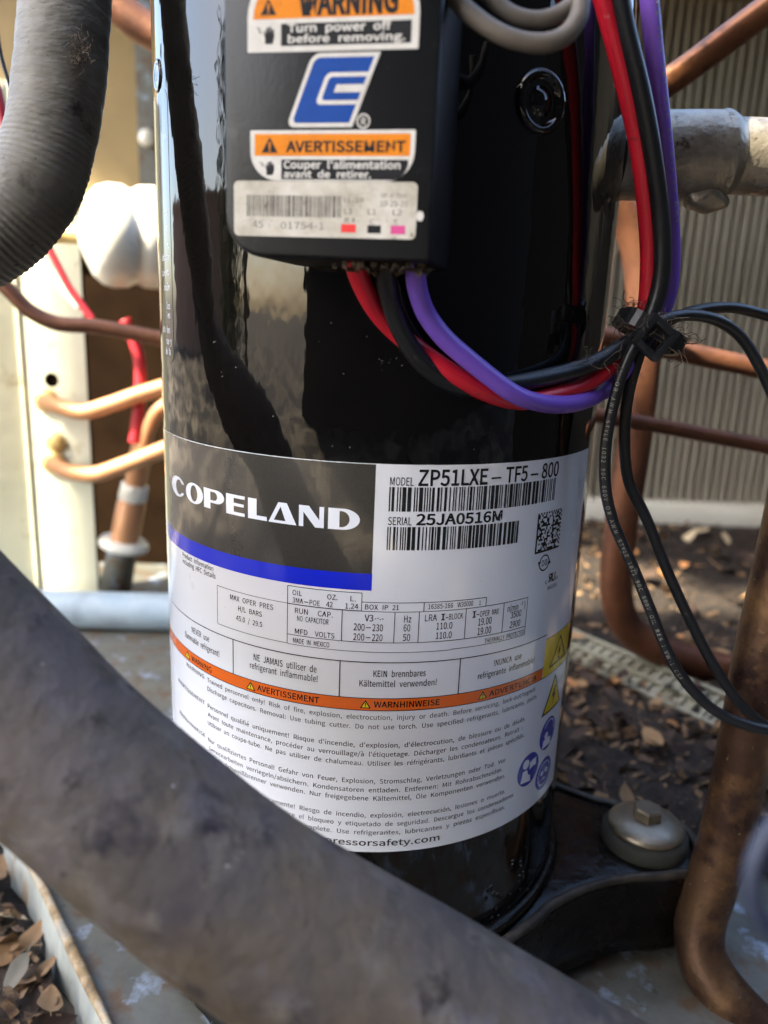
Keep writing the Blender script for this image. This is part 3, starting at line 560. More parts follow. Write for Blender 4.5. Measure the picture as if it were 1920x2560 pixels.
# ------------------------------------------------------------------ compressor
comp = thing('compressor', 'glossy black cylindrical compressor with a white rating label and terminal cover', 'compressor', (0, 0, 0.0))
prof = [(0.020, 0.030), (0.078, 0.031), (0.0815, 0.034), (R, 0.040)]
z = 0.046
while z < 0.40: prof.append((R, z)); z += 0.02
prof += [(0.0815, 0.405), (0.078, 0.418), (0.068, 0.430), (0.05, 0.438), (0.02, 0.442), (0.0005, 0.443)]
v_, f_ = lathe(prof, (0, 0, 0), (0, 0, 1), 160); mesh_obj('shell', v_, f_, M['shell'], comp)
# weld bead where the shell meets the foot plate
bead = []
for k in range(97):
    a = 2 * math.pi * k / 96; bead.append(Vector(((R + 0.001) * math.cos(a), (R + 0.001) * math.sin(a), 0.0475)))
v_, f_, *_ = sweep(bead, 0.0026, n=300, seg=8, wob=0.10, seed=5); mesh_obj('weld_bead', v_, f_, M['weld'], comp)

# foot plate with four arms, edges turned down
FOOT_R = ((0, .1470), (4, .1462), (7, .1425), (9, .1350), (10.5, .1250), (12.7, .1140), (16, .1060), (20, .0990), (26, .0930), (31, .0900), (46, .0885))
def foot_outline(n=288):
    ang0 = math.atan2(-0.0115, 0.124); rs = []
    for k in range(n):
        x = abs(math.degrees(((2 * math.pi * k / n - ang0 + math.pi / 4) % (math.pi / 2)) - math.pi / 4))
        for (x0, r0), (x1, r1) in zip(FOOT_R, FOOT_R[1:]):
            if x0 <= x <= x1: rs.append(r0 + (r1 - r0) * (x - x0) / (x1 - x0)); break
    for it in range(2): rs = [(rs[i - 1] + 2 * rs[i] + rs[(i + 1) % n]) / 4 for i in range(n)]
    return [(2 * math.pi * k / n, r) for k, r in enumerate(rs)]
FO = foot_outline(); nF = len(FO); vs = []; fs = []
rings = [(-0.030, 0.0455), (-0.006, 0.0452), (-0.0015, 0.0446), (0.0008, 0.0425), (0.0016, 0.039), (0.0018, 0.018), (0.0026, 0.0095), (0.0012, 0.0092), (-0.0004, 0.014), (-0.0006, 0.040), (-0.004, 0.0425), (-0.030, 0.0430)]
for (dr, zz) in rings:
    for (a, r) in FO:
        q = 0.0812 if dr == -0.030 else r + dr; vs.append((q * math.cos(a), q * math.sin(a), zz))
for i in range(len(rings) - 1):
    for k in range(nF): fs.append((i * nF + k, i * nF + (k + 1) % nF, (i + 1) * nF + (k + 1) % nF, (i + 1) * nF + k))
fp = mesh_obj('foot_plate', vs, fs, M['weld'], comp)
rim = [Vector(((r + 0.0002) * math.cos(a), (r + 0.0002) * math.sin(a), 0.0452)) for a, r in FO + FO[:1]]
v_, f_, *_ = sweep(rim[::2], 0.0019, n=420, seg=8, wob=0.06, seed=12); mesh_obj('rolled_rim', v_, f_, M['dusty'], fp)
for q in range(4):
    a = math.atan2(-0.0115, 0.124) + q * math.pi / 2; bx, by = 0.1245 * math.cos(a), 0.1245 * math.sin(a)
    v_, f_ = lathe([(0.0002, 0.002), (0.017, 0.002), (0.0185, 0.004), (0.0185, 0.016), (0.0175, 0.019), (0.0165, 0.030), (0.0175, 0.040), (0.0186, 0.0455), (0.0182, 0.0500), (0.0160, 0.0518), (0.0002, 0.0518)], (bx, by, 0), (0, 0, 1), 40)
    gr = mesh_obj('grommet', v_, f_, M['rubber'], comp)
    v_, f_ = lathe([(0.0140, 0.0515), (0.0160, 0.0520), (0.0162, 0.0532), (0.0152, 0.0545), (0.0112, 0.0562), (0.0080, 0.0572), (0.0002, 0.0574)], (bx, by, 0), (0, 0, 1), 40)
    bo = mesh_obj('bolt', v_, f_, M['zinc'], comp)
    hv = []
    for (r, zz) in ((0.0064, 0.0560), (0.0062, 0.0612), (0.0054, 0.0620)):
        for k in range(6): hv.append((bx + r * math.cos(a + 0.35 + k * math.pi / 3), by + r * math.sin(a + 0.35 + k * math.pi / 3), zz))
    hf = [(i * 6 + k, i * 6 + (k + 1) % 6, (i + 1) * 6 + (k + 1) % 6, (i + 1) * 6 + k) for i in range(2) for k in range(6)] + [tuple(12 + k for k in range(6))]
    mesh_obj('hex_head', hv, hf, M['zinc'], bo, False)

# round plug on the shell
pa = math.radians(29.7); pn = Vector((math.sin(pa), -math.cos(pa), 0))
v_, f_ = lathe([(0.0086, -0.0012), (0.0084, 0.0004), (0.0077, 0.0014), (0.0068, 0.0016), (0.0062, 0.0010), (0.0056, -0.0002), (0.0044, -0.0004), (0.0034, 0.0006), (0.0018, 0.0014), (0.0002, 0.0016)], pn * R + Vector((0, 0, 0.3235)), pn, 40)
mesh_obj('plug', v_, f_, M['shell'], comp)
# a second, smaller stub ring low on the side next to the film label
pa = math.radians(-63.0); pn2 = Vector((math.sin(pa), -math.cos(pa), 0))
v_, f_ = lathe([(0.0050, -0.0012), (0.0048, 0.0002), (0.0042, 0.0005), (0.0034, 0.0003), (0.0026, 0.0001), (0.0013, 0.0003), (0.0002, 0.0004)], pn2 * R + Vector((0, 0, 0.3345)), pn2, 32)
mesh_obj('plug', v_, f_, M['shell'], comp)

# paint drops and blisters
mb = MB()
def blob(s, zz, r, h):
    c = on_shell(-0.1)(s, zz); n = Vector((c.x, c.y, 0)).normalized()
    v_, f_ = lathe([(r, 0), (r * 0.86, h * 0.5), (r * 0.5, h * 0.86), (r * 0.05, h)], c, n, 10); mb.add(v_, f_)
br = random.Random(11)
for (s, zz, n, sp) in ((2.1, 251.7, 8, 3.0), (-11.8, 227.1, 2, 2.2), (-51.7, 245.5, 2, 1.6), (-46.8, 248.4, 2, 1.8), (-56, 254.3, 3, 2.0), (14, 262, 4, 3.5), (5, 268, 3, 2.5), (-30, 232, 4, 6), (30, 238, 5, 9), (55, 250, 5, 12), (-10, 256, 6, 10)):
    for k in range(n): blob(s + br.gauss(0, sp * 0.5), zz + br.gauss(0, sp * 0.5), br.uniform(0.00018, 0.00045), br.uniform(0.00018, 0.0004))
for k in range(26):       # weld spatter by the foot
    blob(br.uniform(48, 78), br.uniform(50, 74), br.uniform(0.0004, 0.0011), br.uniform(0.0004, 0.001))
o = mb.build('paint_drops', M['shell'], comp, True); o['kind'] = 'stuff'

# ------------------------------------------------------------------ rating label
label = Print().rect(-101, 90.2, 92, 222.7, step=1.5).build('rating_label', M['label'], comp, on_shell(0.12))
f1 = on_shell(0.16); f2 = on_shell(0.20)
Print().rect(-101, 188.6, -0.4, 222.5, 1.5).build('charcoal_panel', M['panel'], label, f1)
Print().rect(-101, 183.2, -0.3, 188.6, 1.5).build('blue_stripe', M['lblue'], label, f1)
Print().rect(-101, 142.7, 68.6, 146.9, 1.5).build('orange_stripe', M['lorange'], label, f1)
Print().rect(68.9, 142.7, 92, 157.6, 1.5).build('yellow_panel', M['lyellow'], label, f1)

# wide two-weight capitals of the maker's name
H = 6.55; Z0 = 202.05
def nm(loops, s0, s1): return [[(s0 + x * (s1 - s0), Z0 + y * H) for x, y in lp] for lp in loops]
def arc(cx, cy, rx, ry, a0, a1, n=20): return [(cx + rx * math.cos(math.radians(a0 + (a1 - a0) * k / n)), cy + ry * math.sin(math.radians(a0 + (a1 - a0) * k / n))) for k in range(n + 1)]
wm = Print()
c_out = arc(0.50, 0.5, 0.50, 0.53, 38, 322, 30); c_in = arc(0.62, 0.5, 0.25, 0.40, 300, 60, 24)
for lp, s0, s1 in (
    ([c_out + [(0.94, 0.26), (0.80, 0.26)] + c_in[2:-2] + [(0.80, 0.72), (0.94, 0.72)]], -86.0, -73.6),
    ([arc(0.5, 0.5, 0.5, 0.53, 0, 351, 36), list(reversed(arc(0.5, 0.5, 0.20, 0.42, 0, 350, 30)))], -72.9, -61.9),
    ([[(0, 0), (0.34, 0), (0.34, 0.32)] + arc(0.62, 0.66, 0.38, 0.34, -90, 90, 16) + [(0, 1)], list(reversed([(0.34, 0.45)] + arc(0.52, 0.665, 0.16, 0.215, -90, 90, 12) + [(0.34, 0.88)]))], -61.4, -51.3),
    ([[(0, 0), (1, 0), (1, 0.16), (0.42, 0.16), (0.42, 0.45), (0.95, 0.45), (0.95, 0.60), (0.42, 0.60), (0.42, 0.84), (1, 0.84), (1, 1), (0, 1)]], -50.4, -42.6),
    ([[(0, 0), (1, 0), (0.98, 0.20), (0.46, 0.20), (0.46, 1), (0, 1)]], -41.3, -34.2),
    ([[(0, 0), (1, 0), (0.66, 1), (0.36, 1)], [(0.20, 0.13), (0.44, 0.80), (0.62, 0.13)]], -33.7, -24.2),
    ([[(0, 0), (0.18, 0), (0.18, 0.70), (0.66, 0), (1, 0), (1, 1), (0.82, 1), (0.82, 0.36), (0.40, 1), (0, 1)]], -23.4, -15.5),
    ([[(0, 0), (0.45, 0)] + arc(0.45, 0.5, 0.55, 0.5, -90, 90, 20) + [(0, 1)], list(reversed([(0.36, 0.12)] + arc(0.42, 0.5, 0.26, 0.38, -90, 90, 16) + [(0.36, 0.88)]))], -14.2, -4.6)):
    wm.shape(*nm(lp, s0, s1))
wm.split(1.2).build('maker_lettering', M['lwhite'], label, f2)

tx = Print()
B1 = 0.012
tx.text('MODEL', 3.9, 10.9, 216.4, 2.44, 0.004).text('ZP51LXE', 12.3, 34.6, 216.45, 4.72, 0.022).text('TF5', 41.2, 50.1, 216.5, 4.75, 0.018).text('800', 56.7, 65.8, 216.5, 4.75, 0.018)
tx.rect(35.9, 217.9, 39.5, 218.45).rect(51.5, 217.9, 55.0, 218.45)
tx.text('SERIAL', 3.8, 10.9, 204.25, 2.45, 0.004).text('25JA0516M', 12.2, 41.1, 204.38, 3.28, 0.030)
tx.bars(3.8, 208.45, 64.7, 215.9, 21, 54).bars(3.7, 196.36, 48.1, 203.7, 22, 40)
mr = random.Random(5)                                       # two-dimensional part code, cells at random
x0, y0, cw, ch = 56.9, 191.05, 14.0 / 20, 13.8 / 20
for i in range(20):
    for j in range(20):
        on = i == 0 or j == 0 or (j == 19 and i % 2 == 0) or (i == 19 and j % 2 == 0) or (0 < i < 19 and 0 < j < 19 and mr.random() < 0.5)
        if on: tx.rect(x0 + i * cw, y0 + j * ch, x0 + (i + 1) * cw, y0 + (j + 1) * ch)
def ring(cx, cy, r, w, a0, a1, n=16): return [(cx + r * math.cos(a0 + (a1 - a0) * k / n), cy + r * math.sin(a0 + (a1 - a0) * k / n)) for k in range(n + 1)] + [(cx + (r - w) * math.cos(a1 - (a1 - a0) * k / n), cy + (r - w) * math.sin(a1 - (a1 - a0) * k / n)) for k in range(n + 1)]
tx.shape(ring(62.7, 187.1, 2.9, 0.5, 0.2, 2.9)).shape(ring(62.7, 187.1, 2.9, 0.5, 3.35, 6.0))
tx.shape([(59.0, 187.9), (60.8, 187.9), (59.8, 186.3)]).shape([(64.6, 186.3), (66.4, 186.3), (65.6, 187.9)])
tx.text('10', 61.2, 64.3, 186.1, 2.1, 0.012)
tx.text('R', 68.2, 66.2, 179.3, 2.9, 0.03).text('U', 68.4, 70.6, 179.3, 2.9, 0.03).text('c', 64.4, 65.4, 179.0, 1.7).text('us', 70.9, 72.6, 179.2, 1.7).text('SA2316', 66.0, 72.4, 176.6, 1.4)
tx.text('Product Information', -77.0, -57.0, 180.9, 1.75, 0.003).text('including HFC Details', -77.0, -55.9, 178.55, 1.75, 0.003)
tx.frame(-55.1, 163.05, -26.85, 176.5, 0.16).frame(-26.85, 176.5, -3.16, 182.35, 0.2)
tx.text('MAX OPER PRES', -49.0, -31.9, 173.25, 1.75, 0.004).text('H/L BARS', -45.5, -36.0, 170.1, 1.7, 0.004).text('45.0 / 29.5', -46.4, -35.9, 166.6, 1.7, 0.004)
tx.text('OIL', -25.2, -22.1, 179.5, 1.65, 0.004).text('OZ.', -13.9, -10.7, 179.5, 1.65, 0.004).text('L.', -6.7, -5.0, 179.5, 1.65, 0.004)
tx.text('3MA', -25.2, -21.6, 177.0, 1.65, 0.004).text('POE', -19.5, -16.2, 177.0, 1.65, 0.004).text('42', -14.2, -12.1, 177.0, 1.7, 0.004).text('1.24', -8.2, -4.2, 177.0, 1.7, 0.004); tx.rect(-21.3, 177.6, -19.9, 177.85)
tx.text('RUN', -24.3, -20.0, 173.6, 1.75, 0.004).text('CAP.', -16.8, -12.0, 173.6, 1.75, 0.004).text('NO CAPACITOR', -23.5, -13.3, 171.1, 1.75, 0.002).text('MFD', -24.2, -20.0, 166.7, 1.7, 0.004).text('VOLTS', -17.6, -11.3, 166.7, 1.7, 0.004).text('MADE IN MEXICO', -24.8, -12.9, 163.5, 1.65, 0.004)
tx.line(-26.85, 166.15, 55.5, 166.15, 0.2).line(-26.85, 162.9, 26.0, 162.9, 0.16).line(26.0, 163.1, 55.4, 163.1, 0.16).line(-26.85, 163.0, -26.85, 176.5, 0.2).line(55.5, 163.2, 55.6, 176.4, 0.2)
tx.line(-3.1, 179.43, 37.5, 179.43, 0.2).line(-26.85, 176.42, 55.6, 176.42, 0.2).line(16.2, 176.4, 16.2, 179.5, 0.25).line(37.5, 176.4, 37.5, 179.5, 0.2)
for x in (-9.1, 7.2, 14.85, 30.4, 44.8): tx.line(x, 166.2, x, 176.4, 0.22)
tx.text('BOX IP', -2.1, 5.0, 177.1, 1.6, 0.006).text('21', 6.3, 8.3, 177.1, 1.6, 0.006).text('16385-166', 17.6, 25.7, 177.2, 1.6, 0.003).text('W30000', 27.2, 32.7, 177.2, 1.65, 0.003).text('1', 34.9, 35.5, 177.1, 1.5, 0.003)
tx.text('V3', -2.1, 0.6, 173.2, 2.15, 0.004)
for k in range(4): tx.rect(1.0 + k * 0.75, 173.95 + (0.22 if k in (1,) else (-0.15 if k == 2 else 0)), 1.5 + k * 0.75, 174.2 + (0.22 if k in (1,) else (-0.15 if k == 2 else 0)))
for zz, b in ((170.0, '230'), (166.7, '220')): tx.text('200', -5.4, -2.0, zz, 2.25, 0.003).text(b, 0.4, 3.65, zz, 2.25, 0.003).rect(-1.55, zz + 0.95, -0.05, zz + 1.2)
tx.text('Hz', 10.1, 12.4, 173.0, 2.25, 0.003).text('60', 10.1, 12.2, 170.0, 2.3, 0.003).text('50', 10.0, 12.3, 166.8, 2.3, 0.003)
tx.text('LRA', 16.7, 20.6, 173.2, 2.2, 0.003).text('BLOCK', 24.6, 29.4, 173.25, 1.9, 0.002).rect(23.5, 173.9, 24.3, 174.15).rect(22.0, 173.2, 23.2, 173.55).rect(22.0, 175.05, 23.2, 175.4).rect(22.35, 173.2, 22.85, 175.4)
tx.text('110.0', 20.6, 25.9, 170.2, 2.2, 0.003).text('110.0', 20.6, 25.9, 167.0, 2.2, 0.003)
tx.text('OPER MAX', 35.5, 42.8, 173.0, 1.95, 0.002).rect(34.3, 173.8, 35.2, 174.05).rect(32.8, 173.0, 34.0, 173.35).rect(32.8, 174.9, 34.0, 175.25).rect(33.15, 173.0, 33.65, 175.25)
tx.text('19.00', 35.1, 40.2, 170.05, 2.4, 0.003).text('19.00', 35.1, 40.3, 166.8, 2.4, 0.003)
tx.text('n(min', 46.5, 51.2, 172.95, 2.3, 0.002).text('-1', 51.8, 53.4, 174.3, 1.2, 0.002).text(')', 53.9, 54.5, 172.95, 2.3, 0.002).text('3500', 48.1, 52.9, 170.4, 2.25, 0.003).text('2900', 48.0, 52.8, 167.0, 2.25, 0.003).text('THERMALLY PROTECTED', 38.0, 55.1, 163.5, 1.6, 0.003)
tx.line(-101, 159.4, 68.9, 159.4, 0.3)
for x in (-47.9, -9.3, 29.6): tx.line(x, 147.0, x, 159.4, 0.32)
tx.line(-101, 147.0, 69, 147.0, 0.25).line(-101, 142.75, 69, 142.75, 0.25).line(68.9, 157.6, 92, 157.6, 0.25).line(68.9, 142.6, 92, 142.6, 0.25)
tx.text('NEVER use', -70.9, -59.9, 154.8, 2.15, 0.003).text('flammable refrigerant!', -76.5, -54.5, 151.1, 2.15, 0.003)
tx.text('NE JAMAIS utiliser de', -39.2, -16.8, 154.4, 2.25, 0.003).text('refrigerant inflammable!', -40.7, -16.4, 151.2, 2.15, 0.003)
tx.text('KEIN brennbares', 1.3, 18.0, 154.55, 2.15, 0.003).text('Kältemittel verwenden!', -3.0, 21.8, 151.1, 2.1, 0.003)
tx.text('!NUNCA use', 42.6, 55.0, 154.6, 2.1, 0.003).text('refrigerante inflammable!', 36.6, 62.4, 151.1, 2.05, 0.003)
tx.text('WARNING', -71.6, -58.8, 143.7, 2.0, 0.014).text('AVERTISSEMENT', -37.8, -15.7, 143.9, 2.0, 0.014).text('WARNHINWEISE', 1.8, 23.3, 143.95, 2.0, 0.014).text('ADVERTENCIA', 41.6, 64.8, 143.8, 1.95, 0.014)
tx.build('black_print', M['ink'], label, f2)

tg = Print()
C2 = 1.62
tg.text('WARNING', -76.0, -63.1, 139.9, 1.55).text('AVERTISSEMENT', -85.1, -63.1, 129.9, 1.55).text('WARNHINWEISE', -84.5, -63.1, 117.0, 1.55).text('ADVERTENCIA', -82.0, -63.1, 104.0, 1.55)
for body, s0, s1, zz in (
    ('Trained personnel only! Risk of fire, explosion, electrocution, injury or death. Before servicing, lock-out/tagout.', -61.3, 65.0, 139.55),
    ('Discharge capacitors. Removal: Use tubing cutter. Do not use torch. Use specified refrigerants, lubricants, parts.', -61.3, 66.4, 136.2),
    ("Personnel qualifié uniquement! Risque d'incendie, d'explosion, d'électrocution, de blessure ou de décès.", -61.3, 60.3, 129.6),
    ("Avant toute maintenance, procéder au verrouillage/à l'étiquetage. Décharger les condensateurs. Retrait :", -61.3, 59.2, 126.3),
    ('Utiliser un coupe-tube. Ne pas utiliser de chalumeau. Utiliser les réfrigérants, lubrifiants et pièces spécifiés.', -61.4, 60.6, 123.0),
    ('Nur qualifiziertes Personal! Gefahr von Feuer, Explosion, Stromschlag, Verletzungen oder Tod. Vor', -61.4, 51.8, 116.4),
    ('Servicearbeiten verriegeln/absichern. Kondensatoren entladen. Entfernen: Mit Rohrabschneider.', -61.1, 50.5, 113.1),
    ('Keinen Schweißbrenner verwenden. Nur freigegebene Kältemittel, Öle Komponenten verwenden.', -61.2, 52.2, 110.0),
    ('Personal capacitado únicamente! Riesgo de incendio, explosión, electrocución, lesiones o muerte.', -61.2, 52.9, 103.6),
    ('Antes del mantenimiento, realice el bloqueo y etiquetado de seguridad. Descargue los condensadores.', -61.2, 57.9, 100.3),
    ('Retirada: cortatubos. No use un soplete. Use refrigerantes, lubricantes y piezas específicas.', -61.2, 53.5, 97.0)):
    tg.text(body, s0, s1, zz, C2, 0.002)
tg.text('compressorsafety.com', -22.3, 26.5, 92.7, 2.3, 0.016)
tg.build('grey_print', M['inkgrey'], label, f2)

for (a, b, zz, h) in ((-77.0, -72.5, 143.4, 2.9), (-42.4, -38.5, 143.4, 2.9), (-2.6, 0.9, 143.5, 2.9), (37.2, 40.8, 143.5, 2.9), (70.9, 88.2, 126.4, 14.6)):
    c = (a + b) / 2; q = 0.55 if h < 5 else 1.5
    Print().shape([(a, zz), (b, zz), (c, zz + h)]).split(1.5).build('triangle_border', M['ink'], label, f2)
    Print().shape([(a + q, zz + q * 0.55), (b - q, zz + q * 0.55), (c, zz + h - q * 1.15)]).split(1.5).build('yellow_triangle', M['lyellow'], label, on_shell(0.23))
Print().shape([(73.0, 145.3), (88.5, 145.3), (81.0, 155.9)], [(74.2, 145.9), (87.1, 145.9), (81.0, 154.8)]).split(1.5).build('triangle_border', M['ink'], label, f2)
mk = Print()
for (a, b, zz, h) in ((-77.0, -72.5, 143.4, 2.9), (-42.4, -38.5, 143.4, 2.9), (-2.6, 0.9, 143.5, 2.9), (37.2, 40.8, 143.5, 2.9)):
    c = (a + b) / 2; mk.rect(c - 0.16, zz + 0.95, c + 0.16, zz + 1.9).rect(c - 0.16, zz + 0.5, c + 0.16, zz + 0.75)
mk.shape([(80.4, 136.4), (78.2, 131.9), (79.7, 131.9), (78.6, 128.4), (81.8, 132.9), (80.2, 132.9), (81.4, 136.0)])
mk.shape([(81.0, 153.0), (80.4, 149.5), (81.0, 147.9), (81.6, 149.5)]).shape(ellipse(81.0, 146.9, 0.5, 0.5, 10))
mk.split(1.5).build('warning_marks', M['ink'], label, on_shell(0.26))
dk = Print(); dw = Print(); dwi = Print()
for cx, cy in ((78.2, 117.3), (65.6, 107.9), (78.1, 100.6)):
    dk.shape(ellipse(cx, cy, 6.7, 6.5, 40))
# face shield, reader with a manual, goggles
cx, cy = 78.2, 117.3; dw.shape(ellipse(cx - 1.5, cy - 0.4, 1.4, 1.4, 18)).shape([(cx - 4.2, cy - 5.0), (cx + 3.0, cy - 5.2), (cx + 2.6, cy - 2.6), (cx + 0.6, cy - 1.6), (cx - 3.6, cy - 1.8)])
dw.shape(ellipse(cx + 0.6, cy + 1.0, 4.8, 4.4, 28, -0.2, 2.6) + ellipse(cx + 0.6, cy + 1.0, 4.4, 4.0, 28, 2.6, -0.2))
cx, cy = 65.6, 107.9; dw.shape(ellipse(cx - 2.0, cy + 2.8, 1.9, 1.9, 20)).shape([(cx - 4.6, cy - 4.2), (cx + 1.6, cy - 5.2), (cx + 1.2, cy - 2.6), (cx - 0.2, cy - 2.0), (cx - 1.2, cy + 0.4), (cx - 3.6, cy + 0.2)])
dw.shape([(cx + 0.4, cy - 0.4), (cx + 2.4, cy + 0.4), (cx + 4.6, cy + 0.2), (cx + 4.4, cy + 3.4), (cx + 2.2, cy + 3.2), (cx + 0.4, cy + 2.6)])
cx, cy = 78.1, 100.6; dw.shape(ellipse(cx, cy, 5.2, 5.0, 32), list(reversed(ellipse(cx, cy, 4.8, 4.6, 32))))
dw.shape(ellipse(cx - 1.9, cy + 0.6, 1.3, 1.0, 14)).shape(ellipse(cx + 1.9, cy + 0.6, 1.3, 1.0, 14)).shape([(cx - 1.6, cy - 2.6), (cx + 1.6, cy - 2.6), (cx + 1.2, cy - 1.9), (cx - 1.2, cy - 1.9)])
dk.split(1.5).build('blue_discs', M['dblue'], label, f2); dw.split(1.5).build('disc_pictograms', M['lwhite'], label, on_shell(0.25))

# black film label on the flank
film = Print().shape(rrect(-118, 246.5, -80.6, 329.5, 4.0)).split(1.5).build('film_label', M['side'], comp, on_shell(0.08))
ft = Print()
for body, zz in (('om', 315), ('eo', 293), ('s', 288), ('s', 283), ('delante', 279.3), ('presen', 274.6), ('ación', 269.9), ('los', 264.0), ('es', 261.0), ('alla los', 256.3), ('rse y', 252.6), ('de la', 249.2)):
    n_ch = len(body) * 1.25; ft.text(body, -83.0 - n_ch + 0.8 * math.sin(zz), -83.0 + 0.8 * math.sin(zz), zz, 2.1, 0.006)
ft.split(1.5).build('film_lettering', M['sidetext'], film, on_shell(0.12))

# ------------------------------------------------------------------ terminal cover and its stickers
outline = rrect(-16.3, 277.4, 34.2, 352.0, 0, 10, rs=(9.5, 0.8, 4, 8))
nO = len(outline); vs = []; fs = []
cxm, cym = 9.0, 315.0
def ins(p, d): 
    dx, dy = p[0] - cxm, p[1] - cym; l = math.hypot(dx, dy); return (p[0] - dx / l * d, p[1] - dy / l * d)
levels = [(-34.0, 0.0), (-1.3, 0.0), (-0.55, 0.15), (-0.15, 0.5), (0.0, 1.0)]
for off, d in levels:
    f = on_cover(off); vs += [f(*ins(p, d)) for p in outline]
for i in range(len(levels) - 1):
    for k in range(nO): fs.append((i * nO + k, i * nO + (k + 1) % nO, (i + 1) * nO + (k + 1) % nO, (i + 1) * nO + k))
fs.append(tuple((len(levels) - 1) * nO + k for k in range(nO)))
cov = mesh_obj('terminal_cover', vs, fs, M['cover'], comp); sharpen(cov, 50)
# dirt packed under its lower edge round the wires
mb = MB(); dr = random.Random(3)
for k in range(160):
    u = dr.uniform(10, 33); c = on_cover(-dr.uniform(2, 22))(u, 277.2 - abs(dr.gauss(0, 0.9)))
    s = dr.uniform(0.0004, 0.0013); mb.box(c, (s, s * dr.uniform(0.5, 2), s * 0.8), Matrix.Rotation(dr.uniform(0, 3), 3, 'Y') @ Matrix.Rotation(dr.uniform(0, 3), 3, 'X'))
o = mb.build('packed_dirt', M['soil2'], cov); o['kind'] = 'stuff'
c1, c2, c3, c4, c5 = (on_cover(x) for x in (0.04, 0.07, 0.10, 0.13, 0.16))
Print().shape(rrect(-10.4, 321.9, 29.3, 338.0, 0, 8, rs=(0.3, 0.3, 9, 9))).build('warning_sticker', M['swhite'], cov, c1)
Print().shape(rrect(-9.0, 328.6, 28.1, 336.8, 0, 8, rs=(0, 0, 8, 8))).build('orange_band', M['sorange'], cov, c2)
Print().shape(rrect(-9.8, 294.7, 29.6, 305.6, 0, 8, rs=(6.5, 6.5, 0.3, 0.3))).build('warning_sticker', M['swhite'], cov, c1)
Print().rect(-8.7, 300.1, 28.5, 304.8).build('orange_band', M['sorange'], cov, c2)
Print().rect(-2.4, 323.1, 27.6, 327.6).build('black_box', M['sblack'], cov, c2)
Print().shape(rrect(-2.1, 295.0, 28.2, 299.3, 0, 8, rs=(0, 3.9, 0, 0))).build('black_box', M['sblack'], cov, c2)
Print().text('Turn power off', -0.8, 23.1, 325.85, 1.6, 0.03).text('before removing.', -0.75, 26.3, 323.7, 1.5, 0.03).build('white_lettering', M['swhite'], cov, c3)
w = Print().text("Couper l'alimentation", -1.5, 26.4, 297.4, 1.6, 0.03).text('avant de retirer.', -1.5, 19.6, 295.4, 1.5, 0.03)
w.build('white_lettering', M['swhite'], cov, c3)
d = Print().text('WARNING', 1.7, 24.5, 329.3, 4.6, 0.05).text('AVERTISSEMENT', -1.0, 27.4, 301.0, 2.2, 0.035)
for (a, b, zz, h) in ((-7.3, -3.5, 329.4, 3.3), (-7.0, -3.0, 300.75, 3.35)):
    c = (a + b) / 2
    d.shape([(a, zz), (b, zz), (c, zz + h)], [(c - 0.22, zz + 0.9), (c + 0.22, zz + 0.9), (c + 0.3, zz + 2.3), (c - 0.3, zz + 2.3)], ellipse(c, zz + 0.5, 0.22, 0.22, 8))
# hand with a bolt, twice
for (hx, hy, k) in ((-6.0, 323.6, 1.0), (-5.6, 295.9, 0.85)):
    d.shape([(hx + k * a, hy + k * b) for a, b in ((-0.2, 0), (1.6, 0), (2.0, 1.4), (1.9, 3.0), (1.5, 3.0), (1.4, 1.9), (1.2, 3.5), (0.8, 3.5), (0.75, 2.0), (0.5, 3.4), (0.1, 3.3), (0.15, 1.9), (-0.2, 2.7), (-0.5, 2.5), (-0.2, 1.0))])
    d.shape([(hx + k * a, hy + k * b) for a, b in ((-2.6, 3.6), (-1.6, 2.9), (-1.8, 2.6), (-0.8, 1.9), (-1.5, 2.9), (-1.3, 3.1))])
d.build('dark_lettering', M['sblack'], cov, c3)
# emblem: leaning double C
def lean(v): return (v - 306.2) * 0.40
def para(u0, u1, v0, v1, r=0.0):
    base = rrect(u0, v0, u1, v1, r, 5, rs=(r, 0, 0, r)); return [(x + lean(y), y) for x, y in base]
e = Print().shape(para(-1.0, 14.8, 306.2, 321.5, 1.9)).build('emblem', M['swhite'], cov, c1)
Print().shape(para(0.0, 13.7, 307.1, 320.6, 1.3)).build('emblem_blue', M['sblue'], cov, c2)
Print().shape(para(4.0, 14.3, 310.9, 317.5, 1.2)).build('emblem_channel', M['swhite'], cov, c3)
Print().shape(para(5.1, 13.7, 311.8, 316.6, 0.8)).build('emblem_core', M['sblue'], cov, c4)
Print().shape(para(7.4, 14.3, 313.4, 315.0, 0)).build('emblem_bar', M['swhite'], cov, c5)
rg = Print().shape(ellipse(17.4, 307.4, 1.6, 1.6, 24), list(reversed(ellipse(17.4, 307.4, 1.25, 1.25, 24)))).text('R', 16.9, 18.0, 306.6, 1.5, 0.02); rg.build('registered_mark', M['swhite'], cov, c1)
stk = Print().shape(rrect(-14.0, 282.2, 30.7, 294.62, 1.3)).build('barcode_sticker', M['stick'], cov, on_cover(0.09))
sg = Print().bars(-10.7, 286.7, 12.7, 291.45, 31, 44).text('45', -9.3, -6.6, 284.1, 1.6).text('01754-1', -2.1, 8.6, 284.0, 1.5).text('LL-10', 13.4, 17.9, 290.1, 1.0).text('L3', 13.5, 15.3, 287.5, 1.2).text('L1', 19.2, 21.1, 287.5, 1.2).text('L2', 25.1, 27.3, 287.45, 1.2)
sg.text('OP # 7142', 22.2, 28.2, 291.2, 0.9).text('10-29-20', 22.1, 28.5, 289.3, 1.2).text('R', 13.7, 14.8, 285.55, 1.1).text('C', 19.7, 20.8, 285.35, 1.1).text('S', 25.4, 26.3, 285.4, 1.1)
sg.build('sticker_print', M['sgrey'], cov, c4)
